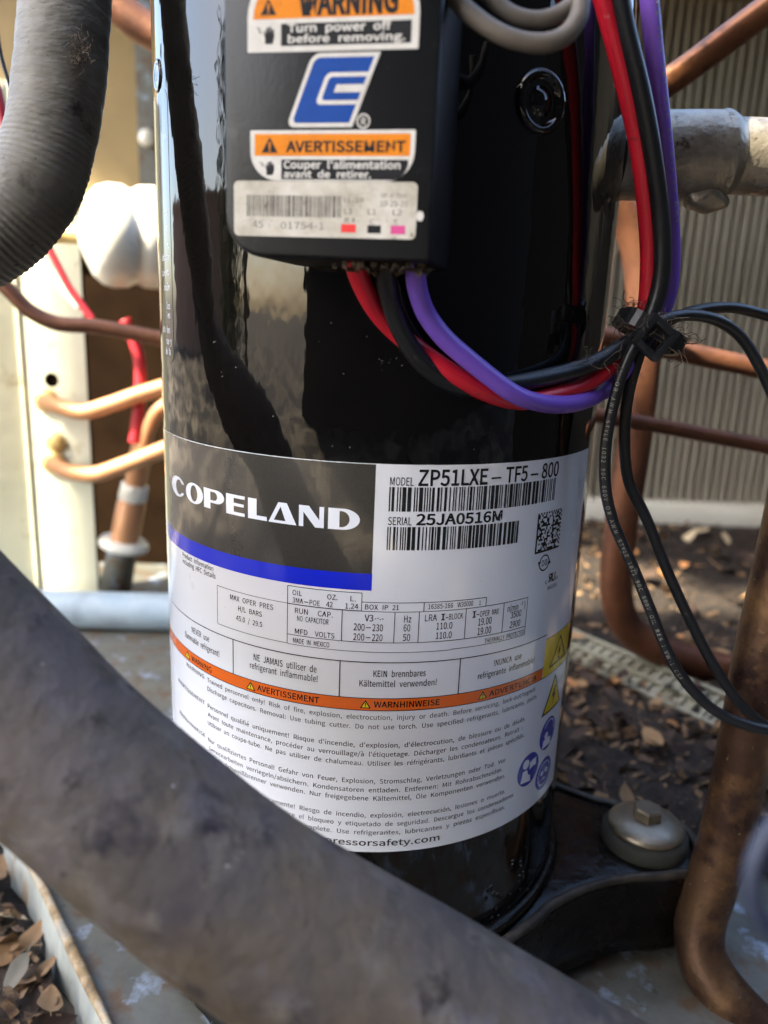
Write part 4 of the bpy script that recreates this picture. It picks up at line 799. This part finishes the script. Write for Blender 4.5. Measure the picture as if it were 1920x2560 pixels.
Print().rect(12.85, 283.45, 16.4, 285.3).build('red_square', M['sred'], cov, c4)
Print().rect(19.2, 283.4, 22.4, 285.15).build('black_square', M['sblack'], cov, c4)
Print().rect(24.75, 283.3, 28.2, 285.2).build('pink_square', M['spink'], cov, c4)
Print().shape([(30.9, 286.4), (31.9, 286.2), (32.4, 287.2), (32.1, 288.3), (31.0, 288.5), (30.6, 287.4)]).build('paint_dab', M['swhite'], cov, c1)

# ------------------------------------------------------------------ wires
def wire(name, key, r, m, label, cat='wire', group=None, n=160, seg=14, wob=0.01, seed=1):
    v_, f_, C, T, L = sweep(path(key), r, n=n, seg=seg, wob=wob, seed=seed)
    o = mesh_obj(name, v_, f_, m); tag(o, label, cat, group); return o, C, T, L

def wire_text(o, C, T, L, r, body, s_start, hgt, face, name='wire_print', flip=False):
    vs, fs = glyphs(body, 0.004, 1.45); k = hgt / 0.257; out = []
    n = len(C); a0 = min(v[0] for v in vs)
    for x, y in vs:
        s = s_start + (x - a0) * k * (-1 if flip else 1); t = max(0.0, min(s / L * (n - 1), n - 1.001)); i = int(t); c = C[i].lerp(C[i + 1], t - i); tt = T[i].lerp(T[i + 1], t - i).normalized()
        fw = Vector(face); nn = (fw - tt * fw.dot(tt)).normalized(); b = nn.cross(tt) * (1 if not flip else -1)
        a = (y * k - hgt / 2) / r
        out.append(c + (nn * math.cos(a) + b * math.sin(a)) * (r * 1.03))
    p = mesh_obj(name, out, fs, M['wireprint'], o, False); return p

w1, C1, T1, L1 = wire('power_wire', 'red', 0.0027, M['red'], 'red power wire looping from the terminal cover to the cable tie', seed=2)
w2, C2_, T2, L2 = wire('power_wire', 'black', 0.0027, M['black'], 'thick black power wire between the red and violet wires', seed=3)
w3, C3, T3, L3 = wire('power_wire', 'purple', 0.0027, M['purple'], 'violet power wire looping from the terminal cover to the cable tie', seed=4)
w4, C4, T4, L4 = wire('thin_wire', 'thin_a', 0.0019, M['black'], 'thin black wire with pale lettering hanging below the cable tie', n=220, seed=5)
w5, C5, T5, L5 = wire('thin_wire', 'thin_b', 0.0019, M['black'], 'thin black wire without lettering hanging beside the lettered one', n=220, seed=6)
wire_text(w4, C4, T4, L4, 0.0019, 'OR AWM STYLE 1032 90C 600V OR AWM STYLE 1011 90C 600V OIL RES I VW-1 CSA', L4 * 0.60, 0.0013, (-0.55, -1, 0.1), flip=True)
wire_text(w3, C3, T3, L3, 0.0027, 'AWM OR TEW OR MTW AWG TYPE THHN AWM', L3 * 0.70, 0.0016, (0.55, -1, 0.1))
wire('grey_cable', 'gray_a', 0.0021, M['graywire'], 'grey cable loop hanging lowest beside the terminal cover', 'cable')
wire('grey_cable', 'gray_b', 0.0019, M['graywire'], 'grey cable loop tucked inside the lower grey loop', 'cable')
wire('grey_cable', 'near_wire', 0.0012, mat('blue_grey_jacket', ['#1f2636', '#283046'], scale=60, rough=0.5), 'blue grey cable bent in front of the upright copper pipe', 'cable')

# cable tie with matted fibres
tie_c = Vector((0.0845, -0.0535, 0.2632))
tie = thing('cable_tie', 'black cable tie matted with dusty fibres gathering the wires', 'cable tie', tie_c)
ax = Vector((0.45, 0.05, 0.88)).normalized(); N_ = Vector((1, 0, 0)); N_ = (N_ - ax * N_.dot(ax)).normalized(); B_ = ax.cross(N_)
vs = []; fs = []; nn = 40
for k in range(nn):
    a = 2 * math.pi * k / nn; rr_ = 1.0 / max(abs(math.cos(a)) ** 4 + abs(math.sin(a)) ** 4, 1e-6) ** 0.25
    d_ = N_ * math.cos(a) * 0.0095 * rr_ + B_ * math.sin(a) * 0.0088 * rr_
    for (h, q) in ((-0.0026, 1.0), (0.0026, 1.0), (0.0026, 1.14), (-0.0026, 1.14)): vs.append(tie_c + ax * h + d_ * q)
for k in range(nn):
    for j in range(4): fs.append((k * 4 + j, ((k + 1) % nn) * 4 + j, ((k + 1) % nn) * 4 + (j + 1) % 4, k * 4 + (j + 1) % 4))
mesh_obj('strap', vs, fs, M['black'], tie, False)
rm = Matrix((N_, B_, ax)).transposed()
hd = MB(); hc = tie_c + Vector((-0.002, -0.0112, -0.0015)); rh = Matrix.Rotation(math.radians(38), 3, 'Y')
for dx, dz, sx, sz in ((-0.0042, 0, 0.0022, 0.0105), (0.0042, 0, 0.0022, 0.0105), (0, 0.0042, 0.0064, 0.0022), (0, -0.0042, 0.0064, 0.0022)):
    hd.box(hc + rh @ Vector((dx, 0, dz)), (sx, 0.0042, sz), rh)
o = hd.build('head', M['black'], tie); bevel(o, 0.0004)
mb = MB(); fr = random.Random(9)
def fibre(c, n_steps, step, r, spread):
    p = Vector(c); d = Vector((fr.gauss(0, 1), fr.gauss(0, 1), fr.gauss(0, 1))).normalized(); pts = [p.copy()]
    for k in range(n_steps):
        d = (d + Vector((fr.gauss(0, 1), fr.gauss(0, 1), fr.gauss(0, 1))) * spread).normalized(); p = p + d * step; pts.append(p.copy())
    v_, f_, *_ = sweep(pts, r, n=n_steps * 2, seg=3, closed_ends=False); mb.add(v_, f_)
for k in range(110):
    a = fr.uniform(0, 6.28); fibre(tie_c + N_ * math.cos(a) * 0.0092 + B_ * math.sin(a) * 0.0086 + ax * fr.uniform(-0.003, 0.005) + Vector((0, -0.001, 0)), 6, 0.0016, 0.00012, 0.7)
for k in range(14): fibre(Vector((0.066, -0.066, 0.2535)) + Vector((fr.gauss(0, 0.004), 0, fr.gauss(0, 0.001))), 6, 0.0012, 0.0001, 0.6)
o = mb.build('fibres', M['fibre'], tie, True); o['kind'] = 'stuff'

# ------------------------------------------------------------------ hoses
C_, L_ = catmull(path('insulated'), 10)
v_, f_, *_ = sweep(path('insulated'), 0.0201, n=160, seg=40, wob=0.008, seed=8)
o = mesh_obj('insulated_pipe', v_, f_, M['foam']); tag(o, 'thick pipe sleeved in scuffed grey foam crossing in front of the label', 'insulated pipe')

def cr(t):
    bend = 1.0 / (1 + math.exp(-(t - 0.40) * 30)) * (0.75 + 0.25 * math.sin(t * 37))
    return 0.0136 * (1 + (0.0008 + 0.011 * bend) * math.sin(t * 2 * math.pi * 105 + 1.5 * math.sin(t * 23)) + 0.005 * math.sin(t * 31))
v_, f_, *_ = sweep(path('conduit'), cr, n=900, seg=32, wob=0.004, seed=2)
o = mesh_obj('conduit', v_, f_, M['conduit']); tag(o, 'dusty ribbed grey flexible conduit bending away beside the compressor', 'conduit')
tuft = thing('lint_tuft', 'small tuft of dry fibres stuck to the ribbed conduit', 'lint', (-0.0932, -0.0525, 0.3377))
mb = MB()
for k in range(90): fibre(Vector((-0.0932, -0.0500, 0.3377)) + Vector((fr.gauss(0, 0.0013), 0, fr.gauss(0, 0.0018))), 6, 0.0006, 0.00010, 0.5)
for k in range(10): fibre(Vector((-0.0925, -0.0505, 0.3365)), 9, 0.0009, 0.00009, 0.35)
o = mb.build('fibres', M['fibre'], tuft, True); o['kind'] = 'stuff'

# ------------------------------------------------------------------ pipes
def pipe(name, key, r, m, label, n=90, seg=22, cat='pipe', wob=0.004, seed=1):
    v_, f_, *_ = sweep(path(key), r, n=n, seg=seg, wob=wob, seed=seed); o = mesh_obj(name, v_, f_, m); return tag(o, label, cat)
pipe('copper_pipe', 'copper_diag', 0.0066, M['copper3'], 'bright copper pipe slanting up across the condenser fins')
pipe('copper_pipe', 'u_pipe', 0.0115, M['copper2'], 'wide brown copper pipe with a bottom bend behind the thin black wires')
pipe('copper_pipe', 'h_pipe_a', 0.0058, M['copper2'], 'thin brown copper pipe crossing the fins just below the cable tie')
pipe('copper_pipe', 'h_pipe_b', 0.0044, M['copper2'], 'thinnest brown copper pipe crossing low over the fins')
pipe('copper_pipe', 'front_pipe', 0.0101, M['copper'], 'stained upright copper pipe bending away at its foot beside the bolt', n=140, seg=30, wob=0.003)
pipe('copper_pipe', 'brown_pipe', 0.0048, M['copper2'], 'dark brown copper pipe passing under the ribbed conduit')
pipe('copper_pipe', 'tube_a', 0.0066, M['pinkcopper'], 'upper sunlit copper stub leaving the cream bracket')
pipe('copper_pipe', 'tube_b', 0.0068, M['pinkcopper'], 'lower sunlit copper stub leaving the cream bracket')
pipe('copper_pipe', 'orange_tube', 0.0060, M['pinkcopper'], 'short copper tube entering the top of the service valve')
pipe('copper_pipe', 'copper_tl', 0.0105, M['copper2'], 'brown copper pipe above the white filter drier')
pipe('red_tube', 'red_thin', 0.0026, M['redtube'], 'thin red tube in front of the white filter drier', cat='tube')
pipe('red_tube', 'red_thick', 0.0048, M['redtube'], 'thick red sleeved tube above the service valve', cat='tube')
pipe('red_tube', 'red_edge', 0.0022, M['redtube'], 'red wire running down beyond the ribbed conduit', cat='wire')
pipe('thin_wire', 'dark_edge', 0.0008, M['black'], 'fine black wire beyond the ribbed conduit against the tan panel', cat='wire')
pipe('pale_rod', 'pale_rod', 0.0042, M['offwhite'], 'short pale rod slanting below the white filter drier', cat='rod')

suc = thing('suction_pipe', 'stout grey lacquered suction pipe with a brazed socket on the compressor side', 'pipe', path('suction')[2])
sp = path('suction')
v_, f_, *_ = sweep([sp[0], sp[1], sp[2], sp[3]], 0.0152, n=60, seg=40, wob=0.004, seed=4); mesh_obj('socket', v_, f_, M['lacquer'], suc)
v_, f_, *_ = sweep([sp[3] + (sp[2] - sp[3]) * 0.1, sp[3], sp[4], sp[5], sp[6]], 0.0130, n=60, seg=40, wob=0.006, seed=6); mesh_obj('tube', v_, f_, M['lacquer'], suc)
dx_ = (sp[3] - sp[2]).normalized()
v_, f_ = lathe([(0.0130, 0.0035), (0.0142, 0.0018), (0.0152, 0.0), (0.0156, -0.0012), (0.0153, -0.003)], sp[3], dx_, 40); mesh_obj('braze_ring', v_, f_, M['lacquer'], suc)
v_, f_ = lathe([(0.0170, -0.004), (0.0168, -0.001), (0.0160, 0.0006), (0.0152, 0.001)], Vector((0.0815, 0.0, sp[1].z)), dx_, 40); mesh_obj('shell_flange', v_, f_, M['shell'], suc)
bm = bmesh.new(); bmesh.ops.create_icosphere(bm, subdivisions=3, radius=1.0)
bc = sp[3] + Vector((-0.006, -0.004, -0.0155))
for v in bm.verts:
    q = v.co.copy(); k = 1 + 0.12 * math.sin(q.x * 5 + 1) * math.sin(q.z * 4); v.co = Vector((q.x * 0.0085 * k, q.y * 0.006 * k, q.z * 0.0048 * k)) + bc
me = bpy.data.meshes.new('braze_blob'); bm.to_mesh(me); bm.free(); me.materials.append(M['lacquer']); me.polygons.foreach_set('use_smooth', [True] * len(me.polygons))
o = bpy.data.objects.new('braze_blob', me); COL.objects.link(o); o.parent = suc; o.location = -suc.location

# ------------------------------------------------------------------ things standing behind, on the sunny side
br_ = thing('end_bracket', 'sunlit cream steel end bracket with round holes behind the conduit', 'bracket', (-0.28, 0.36, 0.0))
# upright sheet, its faces cut round the two tube holes by leaving real collars; outer flange turned towards the opening
def quad(pts, t, nrm):
    nrm = Vector(nrm).normalized(); a = [Vector(p) for p in pts]; b = [p + nrm * t for p in a]
    return MB().add(a + b, [(0, 1, 2, 3), (7, 6, 5, 4), (0, 4, 5, 1), (1, 5, 6, 2), (2, 6, 7, 3), (3, 7, 4, 0)])
def plate_with_hole(hx, hz, r, x0, x1, z0, z1, y):
    c = Print().shape([(x0, z0), (x1, z0), (x1, z1), (x0, z1)], list(reversed(ellipse(hx, hz, r, r, 24))))
    return c
pl = plate_with_hole(-281, 199.5, 6.2, -304.5, -251.0, 1, 430, 0)
o = pl.build('face_plate', M['cream'], br_, lambda x, z: Vector((x * MM, 0.360, z * MM)))
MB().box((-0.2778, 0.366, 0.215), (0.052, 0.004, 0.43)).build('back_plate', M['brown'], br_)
quad([(-0.3060, 0.3595, 0.001), (-0.3900, 0.315, 0.001), (-0.3900, 0.315, 0.43), (-0.3060, 0.3595, 0.43)], 0.0015, (-0.5, 0.86, 0)).build('flange', M['cream'], br_)
v_, f_, *_ = sweep([Vector((-0.3052, 0.3588, z_)) for z_ in (0.001, 0.1, 0.2, 0.3, 0.43)], 0.0016, n=30, seg=8); mesh_obj('fold', v_, f_, M['cream'], br_)
for (cx, cz, rr_) in ((-0.2865, 0.1825, 0.0105), (-0.2835, 0.1285, 0.0105), (-0.2800, 0.1460, 0.0085)):
    v_, f_ = lathe([(rr_, 0.0), (rr_ * 0.95, 0.003), (rr_ * 0.7, 0.005), (rr_ * 0.4, 0.006), (0.0002, 0.006)], (cx, 0.3595, cz), (0, -1, 0), 20); mesh_obj('braze_collar', v_, f_, M['brass'], br_)

dr_ = thing('filter_drier', 'white enamelled filter drier with rounded end behind the conduit', 'filter drier', path('drier')[0])
p0, p1, p2 = path('drier'); axd = (p2 - p0).normalized(); axd = (axd + Vector((0, 0.45, 0))).normalized()
v_, f_ = lathe([(0.006, -0.004), (0.010, -0.002), (0.018, 0.001), (0.0280, 0.005), (0.0350, 0.012), (0.0375, 0.020), (0.0372, 0.030), (0.0352, 0.0335), (0.0340, 0.036), (0.0350, 0.0385), (0.0370, 0.042), (0.0375, 0.048), (0.0375, 0.17), (0.030, 0.19), (0.006, 0.20)], p0, axd, 48); mesh_obj('body', v_, f_, M['offwhite'], dr_)
v_, f_ = lathe([(0.0374, 0.076), (0.0386, 0.0775), (0.0386, 0.081), (0.0376, 0.0825)], p0, axd, 48); mesh_obj('seam', v_, f_, M['offwhite'], dr_)
v_, f_ = lathe([(0.0002, -0.030), (0.0062, -0.030), (0.0066, -0.028), (0.0066, 0.0), (0.0095, 0.001)], p0, axd, 24); mesh_obj('stub', v_, f_, M['brass'], dr_)

va = thing('service_valve', 'upright service valve with pale nuts and a flared collar by the rail', 'valve', path('valve')[1])
v0, v1 = path('valve'); av = (v1 - v0); Lv = av.length; av = av / Lv
def seg(name, prof, m, s=24):
    v_, f_ = lathe(prof, v0, av, s); return mesh_obj(name, v_, f_, m, va)
seg('inlet', [(0.0092, 0.0), (0.0092, Lv * 0.26)], M['pinkcopper'])
seg('nut', [(0.0095, Lv * 0.25), (0.0135, Lv * 0.255), (0.0140, Lv * 0.29), (0.0140, Lv * 0.33), (0.0105, Lv * 0.36)], M['offwhite'], 6)
seg('neck', [(0.0105, Lv * 0.35), (0.0125, Lv * 0.37), (0.0125, Lv * 0.62)], M['pinkcopper'])
seg('collar', [(0.0125, Lv * 0.605), (0.0215, Lv * 0.615), (0.0225, Lv * 0.635), (0.0215, Lv * 0.655), (0.0140, Lv * 0.67)], M['offwhite'])
seg('base', [(0.0135, Lv * 0.66), (0.0130, Lv * 0.70), (0.0150, Lv * 0.98), (0.0005, Lv * 0.985)], M['galv'])

bp = thing('back_panel', 'tan painted steel panel partly sunlit behind the filter drier', 'panel', (-0.33, 0.62, 0.0))
MB().box((-0.37, 0.628, 0.33), (0.36, 0.012, 0.64)).build('sheet', M['tan'], bp)
MB().box((-0.2600, 0.606, 0.33), (0.019, 0.03, 0.64)).build('post', M['galv'], bp)
v_, f_ = lathe([(0.0002, 0.008), (0.006, 0.007), (0.009, 0.003), (0.009, 0.0)], (-0.259, 0.590, 0.437), (0, -1, 0), 16); mesh_obj('screw', v_, f_, M['offwhite'], bp)
db = thing('shade_board', 'brown board darkened in colour for the shade behind the service valve', 'board', (-0.2, 0.47, 0.0))
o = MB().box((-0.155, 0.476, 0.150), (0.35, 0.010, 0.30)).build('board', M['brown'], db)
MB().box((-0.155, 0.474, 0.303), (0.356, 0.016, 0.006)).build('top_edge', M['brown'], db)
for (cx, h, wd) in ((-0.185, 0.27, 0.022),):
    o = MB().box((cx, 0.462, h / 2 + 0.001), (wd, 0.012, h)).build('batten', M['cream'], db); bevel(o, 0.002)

# ------------------------------------------------------------------ ribbed strip, litter, leaves
st = thing('ribbed_strip', 'pale ribbed plastic strip lying over the leaf litter behind the bolt', 'strip', (0.2, 0.2, 0.0))
sa, sb = Vector((0.118, 0.318, 0.012)), Vector((0.300, 0.082, 0.012)); sd = (sb - sa).normalized(); sn = Vector((-sd.y, sd.x, 0)); Ls = (sb - sa).length
r3 = Matrix((sd, sn, Vector((0, 0, 1)))).transposed() @ Matrix.Rotation(math.radians(20), 3, 'X')
MB().box((sa + sb) / 2, (Ls, 0.031, 0.008), r3).build('base', M['plastic'], st)
rib_me = None
for k in range(34):
    c = sa + sd * (0.006 + k * (Ls - 0.012) / 33) + r3 @ Vector((0, 0, 0.0045))
    if rib_me is None:
        ro = MB().box((0, 0, 0), (0.0026, 0.030, 0.003), r3).build('rib', M['plastic'], st); rib_me = ro.data
    else: ro = bpy.data.objects.new('rib', rib_me); COL.objects.link(ro); ro.parent = st
    ro.location = c - st.location
for q in (-0.0142, 0.0, 0.0142):
    MB().box((sa + sb) / 2 + r3 @ Vector((0, q, 0.0055)), (Ls, 0.0028, 0.0045), r3).build('rail', M['plastic'], st)

def mound(name, x0, x1, y0, y1, z0, h, nx, ny, material, seed, inside=None):
    r_ = random.Random(seed); ph = [(r_.uniform(20, 120), r_.uniform(20, 120), r_.uniform(0, 6)) for _ in range(7)]
    vs = []; fs = []; idx = {}
    for i in range(nx + 1):
        for j in range(ny + 1):
            x = x0 + (x1 - x0) * i / nx; y = y0 + (y1 - y0) * j / ny
            if inside and not inside(x, y): continue
            e = min(i, nx - i, j, ny - j) / 6.0
            zz = z0 + (sum(math.sin(x * a + y * b + c) for a, b, c in ph) / 7 * 0.5 + 0.5) * h * min(1, e) + r_.uniform(0, 0.25) * h
            idx[i, j] = len(vs); vs.append((x, y, zz))
    for i in range(nx):
        for j in range(ny):
            q = [(i, j), (i + 1, j), (i + 1, j + 1), (i, j + 1)]
            if all(t in idx for t in q): fs.append(tuple(idx[t] for t in q))
    o = mesh_obj(name, vs, fs, material); o['kind'] = 'stuff'; return o
pan_in = lambda x, y: x * x + y * y > 0.150 ** 2 or y > 0.06
o = mound('leaf_mould', 0.052, 0.60, 0.022, 0.70, 0.001, 0.018, 130, 130, M['soil'], 2); tag(o, 'dark crumbly leaf mould heaped on the pan behind the compressor', 'leaf mould', kind='stuff')
def outside(x, y): return (Vector((x, y, 0)) - edge_a).dot(en) > 0.012
o = mound('ground_litter', -0.62, 0.05, -0.35, 0.40, -0.0205, 0.009, 120, 120, M['soil2'], 3, outside); tag(o, 'dry crumbled litter on the ground outside the pan', 'litter', kind='stuff')

cr_ = random.Random(21)
def chips(name, label, n, where, zf, seed, mats='chip', big=1.0):
    r_ = random.Random(seed); vs = []; fs = []
    for k in range(n):
        x, y = where(r_); l = r_.uniform(0.0016, 0.006) * big; wd = l * r_.uniform(0.2, 0.8); c = Vector((x, y, zf + r_.uniform(0.002, 0.012)))
        m3 = Matrix.Rotation(r_.uniform(0, 6.28), 3, 'Z') @ Matrix.Rotation(r_.gauss(0, 0.6), 3, 'X') @ Matrix.Rotation(r_.gauss(0, 0.6), 3, 'Y')
        b = len(vs); q = r_.uniform(-0.3, 0.3) * wd
        vs += [c + m3 @ Vector(p) for p in ((-l / 2, -wd / 2, 0), (l / 2, -wd / 3, q), (l / 2.4, wd / 2, 0), (-l / 2, wd / 3, -q))]; fs += [(b, b + 1, b + 2, b + 3)]
    o = mesh_obj(name, vs, fs, M[mats], None, False); tag(o, label, 'leaf crumbs', kind='stuff'); return o
def where_out(r_):
    while True:
        x, y = r_.uniform(-0.45, 0.02), r_.uniform(-0.30, 0.30)
        if outside(x, y): return x, y
chips('leaf_crumbs', 'broken leaf crumbs scattered on the ground outside the pan', 5000, where_out, -0.019, 5, big=1.3)
chips('leaf_crumbs', 'broken leaf crumbs scattered over the mould behind the compressor', 5000, lambda r_: (r_.uniform(0.06, 0.6) if r_.random() < 0.5 else r_.uniform(0.06, 0.32), r_.uniform(0.03, 0.7) if r_.random() < 0.5 else r_.uniform(0.03, 0.3)), 0.004, 6, big=1.9)

def leaf_mesh(seed, mname):
    r_ = random.Random(seed); n = 8; L = 1.0; W = r_.uniform(0.36, 0.52); curl = r_.uniform(-0.5, 0.8); fold = r_.uniform(0.05, 0.32); vs = []; fs = []; tw = r_.uniform(-0.4, 0.4)
    for i in range(n + 1):
        t = i / n; wd = W * 0.5 * (math.sin(math.pi * min(1, t * 1.0) ** 0.85) ** 0.8 if 0 < t < 1 else 0.02) * (1 + 0.06 * math.sin(i * 2.3 + seed))
        cz = curl * (t - 0.5) ** 2
        for q in (-1, -0.55, 0, 0.55, 1):
            vs.append((t - 0.5, wd * q, cz + fold * wd * abs(q) * 1.6 - 0.10 * wd * (abs(q) == 1) + tw * (t - 0.5) * wd * q + r_.uniform(-0.008, 0.008)))
    for i in range(n):
        for j in range(4): fs.append((i * 5 + j, (i + 1) * 5 + j, (i + 1) * 5 + j + 1, i * 5 + j + 1))
    # stalk
    b = len(vs); vs += [(-0.5, -0.012, 0.25 * curl), (-0.5, 0.012, 0.25 * curl), (-0.72, 0.008, 0.25 * curl + 0.05), (-0.72, -0.008, 0.25 * curl + 0.05)]; fs.append((b, b + 1, b + 2, b + 3))
    me = bpy.data.meshes.new('dry_leaf'); me.from_pydata(vs, [], fs); me.materials.append(M[mname]); me.polygons.foreach_set('use_smooth', [True] * len(fs)); me.update(); return me
LEAF = {}
kinds = (('leaf0', 'curled tan dry leaf'), ('leaf1', 'pale cream dry leaf'), ('leaf2', 'dark brown dry leaf'), ('leaf3', 'bleached grey dry leaf'), ('leaf4', 'orange brown dry leaf'))
for mi, (mn, _) in enumerate(kinds): LEAF[mn] = [leaf_mesh(mi * 10 + q, mn) for q in range(3)]
lr = random.Random(17)
def leaf(x, y, zz, size, kind, place, group):
    mn, txt = kinds[kind]
    o = bpy.data.objects.new('dry_leaf', lr.choice(LEAF[mn])); COL.objects.link(o); o.location = (x, y, zz); o.scale = (size, size, size)
    o.rotation_euler = (lr.gauss(0, 0.35), lr.gauss(0, 0.35), lr.uniform(0, 6.28)); tag(o, txt + ' ' + place, 'leaf', group + ', ' + txt.split()[0] + ' ' + txt.split()[1]); return o
for k in range(140):
    while True:
        x, y = lr.uniform(-0.27, -0.06), lr.uniform(-0.13, 0.16)
        if outside(x, y) and not outside(x + 0.10, y + 0.10): break
    leaf(x, y, -0.0145 + lr.uniform(0, 0.009), lr.uniform(0.012, 0.030), lr.choice((0, 0, 1, 2, 2, 3, 4)), 'on the ground outside the pan', 'leaves on the ground')
for k in range(130):
    x, y = lr.uniform(0.08, 0.30), lr.uniform(0.05, 0.30); leaf(x, y, 0.012 + lr.uniform(0, 0.012), lr.uniform(0.010, 0.022), lr.choice((2, 2, 2, 2, 2, 0, 4)), 'on the mould by the ribbed strip', 'leaves by the ribbed strip')  # mostly dark leaves: the shade of the deep pan put into colour
for k in range(90):
    x, y = lr.uniform(0.12, 0.56), lr.uniform(0.34, 0.68); leaf(x, y, 0.012 + lr.uniform(0, 0.012), lr.uniform(0.014, 0.036), lr.choice((0, 0, 1, 2, 2, 2, 4)), 'on the mould before the condenser coil', 'leaves before the coil')

# ------------------------------------------------------------------ what the shell mirrors and unseen blockers added for shade
hs = thing('occluder', 'added unseen house wall with deep eaves mirrored in the dark shell', 'occluder', (1.2, -1.7, -0.05))  # added out of view to block sun and darken the reflections
MB().box((1.6, -1.75, 1.25), (5.6, 0.2, 2.6)).build('wall', M['dark_wall'], hs)
MB().box((-2.2575, -1.45, 2.56), (1.085, 1.05, 0.10)).build('eaves', M['eave'], hs)
MB().box((1.815, -1.45, 2.56), (6.75, 1.05, 0.10)).build('eaves', M['eave'], hs)  # gap between the eaves lets a placed stripe of sun through
gw = thing('garden_wall', 'low pink brown garden wall mirrored in the flank of the shell', 'wall', (-5, 0, -0.06))
MB().box((-5.0, 0.9, 0.42), (0.2, 4.4, 0.96)).build('wall', M['garden'], gw); MB().box((-5.0, 0.9, 0.93), (0.26, 4.5, 0.06)).build('coping', M['garden'], gw)
def leafy(n, seed, place, smin, smax):
    vs = []; fs = []; r_ = random.Random(seed)
    for k in range(n):
        c = place(r_); sz = r_.uniform(smin, smax); m3 = Matrix.Rotation(r_.uniform(0, 6.28), 3, 'Z') @ Matrix.Rotation(r_.uniform(0, 3.14), 3, 'X'); b = len(vs)
        vs += [c + m3 @ Vector(p) * sz for p in ((-1, 0, 0), (-0.1, -0.5, 0.12), (1, 0, 0), (-0.1, 0.5, 0.12))]; fs.append((b, b + 1, b + 2, b + 3))
    return vs, fs
sh = thing('tall_shrub', 'olive green shrub mirrored in the flank of the shell', 'shrub', (-3.6, -0.9, -0.06))
v_, f_, *_ = sweep([Vector((-3.6, -0.9, -0.06)), Vector((-3.62, -0.88, 0.5)), Vector((-3.55, -0.92, 1.0)), Vector((-3.6, -0.9, 1.4))], lambda t: 0.05 * (1 - 0.7 * t), n=20, seg=10); mesh_obj('stem', v_, f_, M['bark'], sh)
def p_shrub(r_):
    a = r_.uniform(0, 6.28); zz = r_.uniform(0.0, 1.5); rad = 0.50 * math.sqrt(r_.random()) * (0.75 + 0.35 * math.sin(zz * 2.6 + math.sin(a * 3)))
    return Vector((-3.6 + rad * math.cos(a), -0.9 + rad * math.sin(a), zz))
v_, f_ = leafy(4200, 4, p_shrub, 0.02, 0.05); mesh_obj('crown', v_, f_, M['foliage'], sh, False)
tr = thing('added_shade_tree', 'unseen tree with its crown shaped to throw dappled shade over the coil', 'tree', (-2.25, -0.95, -0.06))
v_, f_, *_ = sweep([Vector((-2.25, -0.95, -0.06)), Vector((-2.23, -0.93, 1.2)), Vector((-2.16, -0.84, 2.4)), Vector((-2.1, -0.78, 3.4))], lambda t: 0.055 * (1 - 0.7 * t), n=24, seg=12); mesh_obj('trunk', v_, f_, M['bark'], tr)
CC = Vector((-2.10, -0.79, 3.50)); E1 = Vector((0.527, -0.850, 0)); E2 = Vector((0.621, 0.385, 0.683))
lobes = [(E1 * x + E2 * y, q) for x, y, q in ((0.0, -0.05, 0.40), (-0.28, -0.18, 0.30), (0.26, -0.10, 0.30), (-0.12, 0.30, 0.34), (0.24, 0.28, 0.30), (-0.40, 0.12, 0.26))]  # lobes placed to block the sun over the coil
def p_tree(r_):
    c, q = r_.choice(lobes); d = Vector((r_.gauss(0, 1), r_.gauss(0, 1), r_.gauss(0, 1))).normalized(); return CC + c + d * q * (r_.random() ** 0.45)
v_, f_ = leafy(5200, 8, p_tree, 0.03, 0.06); mesh_obj('crown', v_, f_, M['foliage'], tr, False)

for o in list(COL.objects):          # single-mesh things get their origin at their own base
    if o.parent is None and o.type == 'MESH' and o.get('category') and o.name.split('.')[0] not in ('dry_leaf',): rebase(o)
